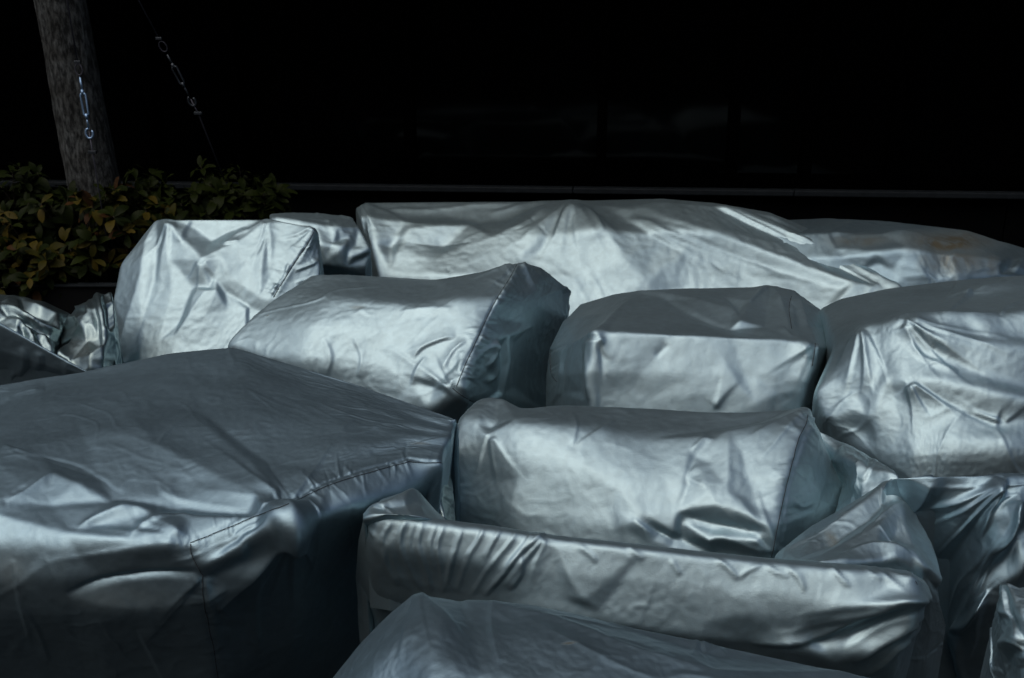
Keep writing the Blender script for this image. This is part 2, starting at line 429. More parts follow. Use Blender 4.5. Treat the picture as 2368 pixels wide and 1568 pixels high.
# ------------------------------------------------------------------ the covered furniture
def rz(rows, ys):
    """join pixel rows with their places"""
    return [[(x, y, v) for (x, y), v in zip(r, yy)] for r, yy in zip(rows, ys)]
def fill(rows, vals):
    return [[(x, y, v) for (x, y) in r] for r, v in zip(rows, vals)]

GRP = 'silver covers over stored furniture'
def cover(name, label, *a, **k):
    o, org = cover_mesh(name, *a, **k)
    tag(o, label, 'furniture cover', GRP); return o, org

# tall chair behind the big left table
cover('chair_cover', 'bright silver cover over a tall chair right beside the leafy shrub, many hanging folds',
    2, rz([[(985, 433), (1070, 430), (1350, 428), (1690, 428), (1982, 478), (2002, 560)],
           [(752, 715), (950, 700), (1280, 710), (1600, 700), (1850, 700), (2010, 720)],
           [(708, 940), (900, 950), (1200, 950), (1500, 950), (1715, 925), (1990, 900)],
           [(742, 1200), (880, 1200), (1100, 1200), (1400, 1200), (1600, 1150), (1950, 1100)],
           [(690, 1400), (860, 1420), (1050, 1420), (1350, 1420), (1550, 1350), (1900, 1300)]],
          [[3.95, 3.9, 3.9, 3.9, 3.84, 3.86], [3.84, 3.78, 3.76, 3.76, 3.74, 3.77], [3.76, 3.68, 3.65, 3.66, 3.66, 3.70],
           [3.66, 3.58, 3.56, 3.56, 3.58, 3.63], [3.6, 3.5, 3.48, 3.48, 3.52, 3.58]]), M['silver'],
    feats=[(2, (1075, 450, .5), (1150, 560, 3.5), (1278, 708, 6)), (2, (1278, 708, 6), (1400, 640, 4.5), (1510, 590, 3), (1690, 450, .5)),
           (2, (1210, 480, -1.5), (1320, 560, -3), (1450, 500, -2)), (2, (1278, 708, 6), (1400, 708, 5), (1440, 860, 2)), (2, (1278, 708, 6), (1310, 880, 1.5)), (2, (1350, 800, 1.5), (1410, 900, 0)),
           (2, (925, 580, 2), (890, 800, 3), (800, 1100, 3), (720, 1330, 2)), (2, (985, 560, -1), (960, 800, -1), (880, 1100, -.5), (800, 1300, 0)), (2, (1080, 700, 2), (1080, 900, 1), (1000, 1200, .5)), (2, (1210, 860, -1), (1120, 1080, -1.5)),
           (2, (1690, 440, .5), (1650, 650, 2.5), (1640, 930, 2)), (2, (1730, 560, 0), (1700, 780, -.5)), (2, (1465, 820, 3), (1550, 720, 2), (1650, 590, 1)), (2, (1430, 900, 0), (1560, 990, -.5)),
           (2, (1100, 1170, 1), (1200, 1030, 3), (1300, 895, 4.5), (1370, 895, 4.5), (1430, 1005, 2), (1550, 998, 1.5)), (2, (1180, 1240, 1), (1235, 1060, 3.5), (1290, 1050, 3.5), (1340, 1100, 2.5), (1410, 1150, 1.5))],
    strokes=[(2, [(1810, 700), (1780, 800), (1700, 900)], .5, 14, 8), (2, [(1880, 620), (1960, 600)], .5, 6, 8), (2, [(1850, 760), (1960, 720), (2000, 690)], .6, 8, 10), (2, [(1850, 830), (1960, 800)], .6, 6, 8),
             (2, [(1400, 605), (1510, 588)], .6, 14, 6), (2, [(1200, 430), (1160, 500), (1150, 600)], .3, 20, 20), (2, [(1430, 600), (1480, 540), (1560, 500)], .35, 10, 14)],
    seams=[(2, [(1982, 482), (1930, 590), (1860, 690), (1790, 800), (1715, 925)], 1.6)],
    back=(0, .09), left=(-.02, .25), right=(.02, .2), exc=.008, cap=.007, seed=3, fs=.9,
    fans=[(2, (1075, 440), [(900, 700), (980, 900), (1060, 760), (1180, 640)], .3, 24), (2, (1690, 430), [(1560, 760), (1630, 900), (1700, 800), (1440, 600)], .3, 22), (2, (1982, 482), [(1800, 640), (1730, 560), (1840, 760)], .28, 18), (2, (1278, 708), [(1180, 1000), (1120, 850), (1420, 880)], .3, 22)])

cover('box_cover', 'small crumpled silver cover between the tall chair cover and the long rear cover',
    2, rz([[(1688, 405), (1850, 393), (2010, 396), (2215, 425)], [(1695, 430), (1880, 450), (2080, 488), (2250, 482)],
           [(1700, 600), (1900, 600), (2100, 600), (2328, 640)], [(1700, 720), (1950, 712), (2150, 735), (2290, 780)], [(1700, 800), (1950, 800), (2150, 810), (2270, 850)]],
          [[4.35, 4.35, 4.35, 4.35], [4.16, 4.14, 4.14, 4.2], [4.1, 4.06, 4.06, 4.12], [4.1, 4.05, 4.05, 4.1], [4.15, 4.12, 4.12, 4.15]]), M['silver'],
    feats=[(2, (1700, 400, 1), (1740, 430, 2), (1990, 480, 1.5)), (2, (2060, 490, 1), (2120, 500, 2.5), (2190, 560, 1), (2150, 620, 2.5), (2050, 690, 1.5)), (2, (2090, 580, -.5), (2130, 560, -1)),
           (2, (2250, 490, 1), (2200, 680, 2.5), (2310, 635, 3)), (2, (2230, 600, -1), (2180, 640, -.5)), (2, (2170, 730, 1), (2260, 680, 0), (2290, 730, 2))],
    strokes=[(2, [(1700, 415), (1900, 440), (2100, 470)], .5, 8, 8), (2, [(1980, 400), (2030, 440), (2080, 480)], .4, 10, 8), (2, [(2100, 400), (2180, 440), (2230, 440)], .5, 8, 8)],
    back=(0, .05), left=(0, .1), right=(.0, .1), exc=.02, cap=.010, seed=5)

cover('long_table_cover', 'long bright silver cover at the back below the windows, right end in diagonal pleats',
    0, rz([[(822, 480), (846, 467), (1000, 465), (1200, 464), (1350, 463), (1530, 459), (1650, 469), (1780, 491), (1900, 545)],
           [(832, 505), (858, 505), (1005, 522), (1180, 512), (1310, 478), (1530, 471), (1650, 474), (1790, 502), (1930, 582)],
           [(848, 560), (872, 568), (1020, 575), (1200, 562), (1340, 540), (1530, 540), (1700, 545), (1840, 575), (1995, 622)],
           [(858, 640), (880, 640), (1030, 640), (1210, 640), (1360, 640), (1540, 640), (1720, 640), (1900, 652), (2085, 660)],
           [(855, 720), (880, 720), (1040, 730), (1220, 740), (1380, 740), (1550, 740), (1740, 740), (1900, 730), (2095, 700)]],
          [[4.95] * 6 + [4.9, 4.8, 4.7], [4.80, 4.78, 4.75, 4.77, 4.83, 4.82, 4.78, 4.72, 4.6], [4.73, 4.68, 4.67, 4.64, 4.61, 4.6, 4.6, 4.55, 4.45],
           [4.68, 4.56, 4.5, 4.48, 4.46, 4.46, 4.44, 4.38, 4.3], [4.64, 4.48, 4.4, 4.36, 4.34, 4.34, 4.3, 4.25, 4.2]]), M['silver'],
    feats=[(3, (340, 310, 1), (390, 430, 3), (430, 540, 5)), (3, (430, 540, 5), (620, 470, 5), (740, 450, 4), (960, 430, 1.5)), (3, (520, 560, -.5), (565, 480, .5)),
           (3, (610, 480, 5), (560, 600, 5), (520, 700, 4)), (3, (960, 567, 6), (1100, 520, 6), (1280, 440, 7), (1380, 370, 6), (1480, 310, 2)), (3, (600, 390, -1), (850, 380, -2.5), (1000, 400, -3), (1180, 390, -3), (1330, 330, -1)),
           (3, (960, 567, 6), (760, 640, 4), (640, 700, 3)), (3, (960, 567, 6), (900, 480, 1)), (3, (1560, 305, 1), (1430, 430, 4.5), (1330, 560, 5), (1240, 640, 3)), (3, (1500, 380, 1), (1440, 490, 1), (1380, 580, 1)),
           (3, (1600, 310, 1), (1700, 440, 4.5), (1760, 500, 4), (1850, 640, 6), (1960, 760, 5)), (3, (1590, 420, 1), (1640, 560, 1), (1640, 700, 0)),
           (3, (1750, 335, 0), (1900, 420, -1), (2050, 490, -1.5), (2130, 530, -1.5)), (4, (20, 265, -1.5), (400, 405, -1.5), (880, 545, -1), (1240, 655, 0)),
           (4, (100, 195, 2), (300, 285, 5), (560, 370, 5.5), (900, 490, 5), (1300, 630, 4)), (4, (480, 165, 0), (700, 275, -1), (1000, 410, -1), (1250, 535, -1), (1480, 645, 0)),
           (4, (520, 160, .5), (760, 265, 1), (1000, 370, 2), (1300, 510, 3), (1550, 630, 2)), (4, (620, 190, 1), (830, 270, 1), (1050, 350, 1), (1180, 430, .5), (1450, 580, 0)), (4, (800, 215, 1), (1000, 300, 2), (1250, 420, 3.5), (1500, 560, 3))],
    strokes=[(3, [(1260, 365), (1300, 400), (1345, 442)], -.9, 3, 3), (3, [(1365, 455), (1412, 498)], -.9, 3, 3), (3, [(835, 685), (862, 722)], -.9, 3, 3), (4, [(935, 365), (890, 400), (845, 445)], -.8, 3, 3), (4, [(480, 490), (525, 520), (570, 552)], -.8, 3, 3), (3, [(430, 352), (560, 335), (700, 338), (860, 322), (1000, 305), (1250, 300)], .5, 6, 8), (3, [(1560, 320), (1500, 400), (1450, 520)], .35, 16, 16), (3, [(1640, 330), (1700, 420), (1730, 480)], .35, 14, 14),
             (4, [(480, 150), (700, 240), (900, 330), (1100, 420), (1400, 580)], .25, 8, 12), (4, [(560, 165), (800, 260), (1040, 370), (1250, 480), (1500, 610)], .25, 8, 10),
             (4, [(1100, 460), (1300, 560), (1450, 640)], .6, 8, 8), (4, [(1180, 420), (1350, 520), (1480, 610)], .6, 6, 6), (3, [(1280, 300), (1180, 330), (1080, 350)], .4, 8, 8)],
    back=(0, .05), left=(-.02, .25), right=(.05, .2), exc=.008, cap=.008, seed=8, res=.0022, crisp=.014, fs=.85,
    fans=[(3, (1560, 300), [(1230, 560), (1330, 700), (1480, 640), (1600, 640), (1750, 620), (1880, 560)], .13, 44), (3, (340, 300), [(400, 560), (470, 520), (700, 460)], .3, 22), (4, (470, 150), [(1300, 540), (1420, 600), (1100, 470)], .16, 20), (4, (900, 330), [(1500, 630), (1450, 600), (1550, 610)], .3, 14), (4, (0, 240), [(700, 470), (1000, 600), (500, 520)], .22, 26)])

cover('table_cover', 'dark silver cover at the far right rear with a brown mildew stain on its side',
    4, rz([[(760, 262), (1150, 247), (1500, 264), (1900, 310), (2150, 380), (2420, 460)], [(850, 340), (1180, 335), (1560, 332), (1900, 395), (2090, 465), (2420, 540)],
           [(950, 480), (1250, 470), (1620, 440), (1850, 460), (2110, 500), (2420, 600)], [(1100, 650), (1400, 640), (1720, 610), (1900, 600), (2135, 575), (2420, 690)],
           [(1100, 800), (1400, 800), (1720, 800), (1900, 800), (2130, 800), (2420, 800)]],
          [[4.95] * 6, [4.62, 4.6, 4.58, 4.55, 4.55, 4.6], [4.5, 4.46, 4.44, 4.42, 4.46, 4.56], [4.4, 4.38, 4.36, 4.36, 4.42, 4.5], [4.34, 4.32, 4.3, 4.3, 4.36, 4.4]]), M['worn'],
    feats=[(4, (1160, 330, 1), (1300, 285, 3), (1420, 300, 1), (1560, 330, 2.5), (1700, 345, 1.5)), (4, (1180, 350, 0), (1330, 330, -1), (1450, 330, -1)), (4, (1450, 300, 2), (1640, 340, 3), (1750, 330, 0)),
           (4, (1200, 420, 1), (1400, 440, 3), (1600, 440, 3)), (4, (1350, 540, -1), (1450, 500, 0)), (4, (1420, 450, 3), (1520, 540, 1), (1560, 600, 2)), (4, (1600, 430, 3), (1700, 580, 3), (1730, 610, 2)), (4, (1760, 600, 2), (1800, 560, 1), (1860, 590, 2)),
           (4, (2050, 460, 3), (2110, 520, 3), (2130, 575, 2)), (4, (2150, 560, -1), (2200, 520, -1)), (4, (2250, 485, 5), (2200, 570, 2)), (4, (1950, 330, 2), (2100, 440, 1), (2200, 470, 2))],
    strokes=[(4, [(1180, 260), (1400, 280), (1700, 330)], .5, 7, 7), (4, [(1900, 320), (2050, 420), (2140, 520)], .5, 8, 8)],
    soil=[(4, 1850, 390, 360, 100, 1.0), (4, 1880, 500, 250, 110, .75), (4, 2080, 520, 60, 90, .6), (4, 1350, 380, 260, 60, .7), (4, 1700, 500, 60, 80, .45)],
    back=(0, .05), exc=.014, cap=.010, seed=12, res=.003)

# pillow-shaped pouf in the middle
o5, g5 = cover('pouf_cover', 'plump bright silver cover in the middle, stitched seam near its raised right end',
    0, rz([[(722, 632), (800, 629), (1010, 642), (1110, 624), (1200, 601), (1252, 612), (1316, 668)],
           [(642, 682), (770, 690), (950, 700), (1060, 692), (1158, 690), (1228, 690), (1312, 735)],
           [(580, 728), (730, 750), (900, 770), (1010, 770), (1115, 760), (1205, 765), (1285, 790)],
           [(517, 792), (700, 830), (860, 860), (970, 870), (1078, 860), (1172, 860), (1262, 870)],
           [(540, 860), (700, 900), (850, 940), (950, 960), (1058, 912), (1160, 940), (1262, 950)],
           [(540, 930), (700, 960), (850, 1010), (950, 1020), (1058, 975), (1160, 1010), (1262, 1020)]],
          [[3.3, 3.3, 3.26, 3.3, 3.34, 3.42, 3.55], [3.2, 3.08, 3.02, 3.01, 3.04, 3.2, 3.46], [3.12, 2.99, 2.95, 2.93, 2.94, 3.12, 3.42],
           [3.04, 2.92, 2.88, 2.85, 2.83, 3.04, 3.38], [3.02, 2.9, 2.85, 2.81, 2.78, 3.02, 3.36], [3.04, 2.92, 2.88, 2.86, 2.86, 3.06, 3.36]]), M['silver'],
    feats=[(3, (870, 1375, 2), (880, 1280, 3), (940, 1180, 2), (1010, 1080, 2)), (3, (1095, 1085, 3.5), (1110, 1200, 3.5), (1115, 1290, 2)), (3, (1010, 1150, 1), (1050, 1250, .5), (1030, 1330, 1)),
           (3, (1165, 1060, 4), (1175, 1200, 4), (1140, 1390, 3)), (3, (1135, 1130, 0), (1140, 1260, 0), (1125, 1380, 0)), (3, (1215, 1100, .5), (1210, 1350, 0)), (3, (930, 1404, 4), (1000, 1340, 2), (1110, 1290, 1.5)), (3, (930, 1404, 4), (870, 1375, 2)),
           (3, (740, 1480, 3), (690, 1400, 2), (640, 1330, 1)), (3, (830, 1300, .5), (760, 1350, -.5)), (3, (1300, 760, 0), (1350, 850, 1), (1350, 1000, .5)), (3, (1510, 790, 1), (1545, 835, 2.5), (1500, 825, 0), (1505, 900, 0)),
           (3, (200, 1050, .5), (240, 1180, 1), (220, 1290, .5)), (3, (430, 1120, 0), (460, 1230, .8)), (3, (20, 960, 1), (30, 1200, 2)), (3, (760, 760, -1), (900, 830, .5)), (3, (1000, 880, 1), (1100, 960, 0))],
    strokes=[(3, [(1250, 640), (1200, 740), (1130, 850)], .4, 26, 20), (3, [(1500, 780), (1545, 830)], .8, 8, 8), (3, [(640, 1200), (700, 1130), (820, 1080), (890, 1075)], .45, 20, 12), (3, [(640, 1340), (670, 1250), (720, 1180)], .4, 12, 14),
             (3, [(820, 1260), (870, 1160), (950, 1090)], .45, 14, 14), (3, [(1050, 1240), (1090, 1170), (1100, 1090)], .5, 12, 10), (3, [(1060, 1330), (1110, 1290), (1125, 1220)], .5, 10, 10), (3, [(560, 920), (700, 900), (860, 900)], .2, 30, 16),
             (3, [(150, 1290), (180, 1180), (140, 1080)], .2, 20, 20), (3, [(330, 1300), (350, 1180), (300, 1060)], .2, 18, 18)],
    seams=[(3, [(1245, 635), (1190, 740), (1120, 850), (1060, 970), (1010, 1080), (940, 1230), (890, 1350)], 2.2), (3, [(870, 1360), (930, 1405), (990, 1440)], .5)],
    soil=[(2, 1680, 1045, 8, 6, .8), (3, 330, 900, 60, 12, .5)],
    back=(0, .04), left=(.03, .25), right=(0, .1), round_=.022, exc=.008, cap=.006, seed=21, fs=.8,
    fans=[(3, (900, 1400), [(640, 1180), (760, 1120), (900, 1080), (560, 1260), (500, 1120)], .3, 20), (3, (1110, 1080), [(1100, 1300), (960, 1230), (1040, 1330)], .35, 14), (3, (1245, 640), [(900, 760), (1000, 860), (1350, 840), (1400, 760)], .25, 22)])

cover('ottoman_cover', 'squarish silver cover right of the middle with a flat hanging front flap',
    0, rz([[(1340, 703), (1420, 679), (1480, 670), (1620, 665), (1760, 662), (1836, 671), (1892, 712)],
           [(1300, 745), (1372, 730), (1420, 722), (1600, 715), (1765, 722), (1862, 735), (1912, 757)],
           [(1270, 805), (1325, 795), (1375, 768), (1580, 771), (1790, 781), (1892, 801), (1920, 806)],
           [(1263, 870), (1310, 870), (1368, 860), (1580, 865), (1780, 870), (1868, 880), (1902, 870)],
           [(1264, 950), (1305, 960), (1372, 960), (1580, 970), (1770, 970), (1850, 960), (1885, 950)],
           [(1264, 1020), (1305, 1030), (1372, 1030), (1580, 1040), (1770, 1040), (1850, 1030), (1885, 1020)]],
          [[3.35, 3.3, 3.28, 3.28, 3.28, 3.26, 3.3], [3.25, 3.1, 3.0, 3.0, 3.0, 2.96, 3.12], [3.15, 2.95, 2.77, 2.75, 2.74, 2.73, 2.98],
           [3.12, 2.9, 2.71, 2.69, 2.68, 2.68, 2.98], [3.1, 2.9, 2.67, 2.64, 2.63, 2.65, 2.98], [3.1, 2.92, 2.72, 2.69, 2.68, 2.7, 2.98]]), M['silver'],
    feats=[(3, (1690, 1065, 1.5), (1662, 1200, 1.5), (1668, 1430, 2)), (3, (1720, 1110, 0), (1710, 1430, -.5)), (3, (1580, 1090, 1), (1540, 1250, 1.5), (1510, 1390, 1)), (3, (1620, 1150, 0), (1600, 1380, 0)),
           (3, (1500, 1150, 1.5), (1480, 1390, 2)), (3, (1530, 1120, 0), (1510, 1250, 0)), (4, (20, 700, 0), (200, 700, -1), (360, 790, -2), (600, 860, -2), (940, 925, 0)), (4, (190, 675, 1), (420, 725, 2), (620, 790, 3.5), (655, 850, 3)),
           (4, (640, 800, 2), (715, 750, 3.5), (800, 650, 2.5)), (4, (655, 770, -1), (560, 700, 0)), (4, (825, 650, 2), (865, 745, 4), (950, 890, 1.5)), (4, (800, 760, .5), (800, 860, -1)), (4, (960, 710, 2), (1110, 790, 3.5)), (4, (960, 680, 1), (960, 880, 1)),
           (4, (990, 850, -1), (1090, 870, -.5)), (4, (20, 1050, 0), (60, 1180, -1.2), (120, 1290, -1)), (4, (560, 1050, 0), (580, 1220, 1.8), (640, 1190, 1.8), (740, 1300, 3), (820, 1220, 1)), (4, (680, 1150, -.5), (760, 1150, 0)), (4, (1010, 980, 1.5), (1075, 1090, 2.5), (990, 1230, 2)),
           (4, (870, 1250, 1.5), (950, 1200, 1.5)), (3, (1780, 1160, .5), (1860, 1260, -.6)), (3, (1900, 800, -1), (2100, 850, -1))],
    strokes=[(3, [(1650, 1070), (1690, 1060), (1730, 1115)], .8, 10, 8), (3, [(1670, 1080), (1655, 1200), (1665, 1430)], .9, 14, 10), (4, [(1005, 970), (1030, 1060)], .6, 8, 8), (4, [(190, 680), (300, 740), (560, 850), (900, 925)], -.35, 16, 12),
             (3, [(2030, 1180), (2100, 1110)], -.25, 14, 14), (4, [(890, 870), (960, 930)], .6, 8, 8)],
    seams=[(4, [(950, 690), (935, 760), (950, 880)], .9), (3, [(1425, 1150), (1430, 1270), (1465, 1325)], .6), (4, [(1085, 960), (1080, 1010), (1068, 1090)], .6)],
    back=(0, .04), left=(0, .12), right=(.01, .1), round_=.009, exc=.004, cap=.005, seed=25, fs=.8, crease=.35, und=.8,
    fans=[(3, (1690, 1065), [(1560, 1300), (1620, 1400), (1720, 1380), (1780, 1200)], .3, 18), (4, (1080, 960), [(900, 1100), (960, 1240), (780, 1150)], .22, 22), (4, (820, 650), [(600, 840), (780, 900), (940, 900)], .28, 20), (4, (500, 1340), [(560, 1080), (660, 1160)], .2, 24)])

cover('armchair_cover', 'large silver cover at the right edge with deep diagonal folds and a dark gathered top',
    4, rz([[(1103, 765), (1220, 700), (1500, 640), (1850, 595), (2130, 572), (2500, 556)],
           [(1140, 800), (1250, 800), (1500, 745), (1850, 715), (2130, 680), (2500, 640)],
           [(1188, 970), (1380, 872), (1560, 832), (1850, 800), (2140, 812), (2500, 740)],
           [(1068, 1225), (1360, 1130), (1580, 1100), (1850, 1080), (2150, 1060), (2500, 1050)],
           [(1125, 1370), (1420, 1400), (1640, 1400), (1850, 1400), (2150, 1400), (2500, 1400)],
           [(1160, 1420), (1435, 1580), (1640, 1590), (1850, 1590), (2150, 1590), (2500, 1600)],
           [(1200, 1600), (1435, 1760), (1640, 1760), (1850, 1760), (2150, 1760), (2500, 1760)]],
          [[3.2, 3.15, 3.15, 3.15, 3.15, 3.15], [3.03, 2.95, 2.92, 2.9, 2.9, 2.9], [2.68, 2.62, 2.58, 2.56, 2.56, 2.56],
           [2.56, 2.52, 2.48, 2.46, 2.45, 2.45], [2.51, 2.44, 2.38, 2.35, 2.33, 2.33], [2.5, 2.4, 2.32, 2.29, 2.27, 2.27], [2.5, 2.38, 2.3, 2.27, 2.25, 2.25]]), M['silver'],
    feats=[(4, (1360, 880, 2), (1375, 1050, 4), (1415, 1250, 2)), (4, (1450, 845, 2), (1490, 1000, 1), (1480, 1120, 0)), (4, (1400, 900, 0), (1440, 1080, 0)), (4, (1560, 840, 3), (1750, 920, 5), (2000, 980, 5), (2275, 1005, 5), (2480, 1010, 4)),
           (4, (1600, 930, 0), (1850, 1060, -2), (2050, 1140, -2.5), (2275, 1210, -2.5), (2480, 1250, -1)), (4, (1760, 860, -.5), (2000, 900, -1.5), (2275, 940, -1)), (4, (1600, 1180, 4), (1800, 1185, 5), (2050, 1250, 7), (2275, 1290, 7), (2480, 1300, 5)),
           (4, (1650, 1250, 0), (1900, 1320, -2), (2160, 1412, -4), (2275, 1395, -3), (2480, 1380, -1)), (4, (1500, 1160, 4), (1440, 1290, 5), (1430, 1400, 5), (1437, 1560, 3)), (4, (1530, 1260, 0), (1560, 1400, 0), (1560, 1520, 0)),
           (4, (1200, 1400, 3), (1290, 1330, 4), (1420, 1385, 5)), (4, (1300, 1220, 0), (1330, 1290, 0)), (4, (1310, 1430, -.5), (1380, 1480, -.5)), (4, (1250, 1080, 3), (1310, 960, 3), (1350, 880, 1.5)), (4, (1180, 1120, 0), (1240, 1000, .5)),
           (4, (1900, 1500, 3), (2150, 1520, 4)), (4, (1740, 1480, 0), (1700, 1530, -1)), (4, (1850, 640, 1), (1780, 770, 3)), (4, (1840, 795, 2), (1900, 750, 3), (1985, 680, 5), (2275, 640, 4)), (4, (2000, 700, 1), (2275, 700, -1)), (4, (2130, 812, 2), (2200, 760, 3), (2275, 720, 4)),
           (4, (2040, 880, 2), (2100, 950, 3), (2275, 960, 3))],
    strokes=[(4, [(1840, 795), (1900, 745), (1985, 678)], .8, 10, 14), (4, [(1985, 680), (2130, 645), (2275, 615)], .8, 10, 12), (4, [(2135, 810), (2190, 770), (2275, 722)], .6, 10, 12), (4, [(1430, 835), (1700, 800), (2130, 812)], .5, 12, 8),
             (4, [(1555, 840), (1640, 880), (1760, 1000)], .6, 12, 12), (4, [(1620, 960), (1700, 1040), (1900, 1130)], .35, 20, 12), (4, [(1900, 610), (1850, 700), (1780, 780)], .35, 20, 16), (4, [(2275, 600), (2200, 620), (2130, 600)], .4, 14, 10)],
    back=(0, .04), left=(.08, .2), right=(.1, .1), round_=.02, exc=.009, cap=.008, seed=31, fs=.55, crisp=.014,
    fans=[(4, (1370, 870), [(1180, 1150), (1240, 1300), (1340, 1300), (1420, 1280), (1520, 1250)], .32, 24), (4, (1560, 830), [(1900, 1010), (2250, 1060), (2150, 1180), (2000, 1250), (1800, 1200), (2270, 960)], .3, 26), (4, (1600, 1180), [(1750, 1400), (1950, 1420), (2200, 1500), (1640, 1480)], .3, 26), (4, (2160, 1412), [(1850, 1250), (1900, 1340), (2300, 1300)], .25, 22), (4, (1990, 678), [(1750, 800), (1600, 790)], .3, 20)])

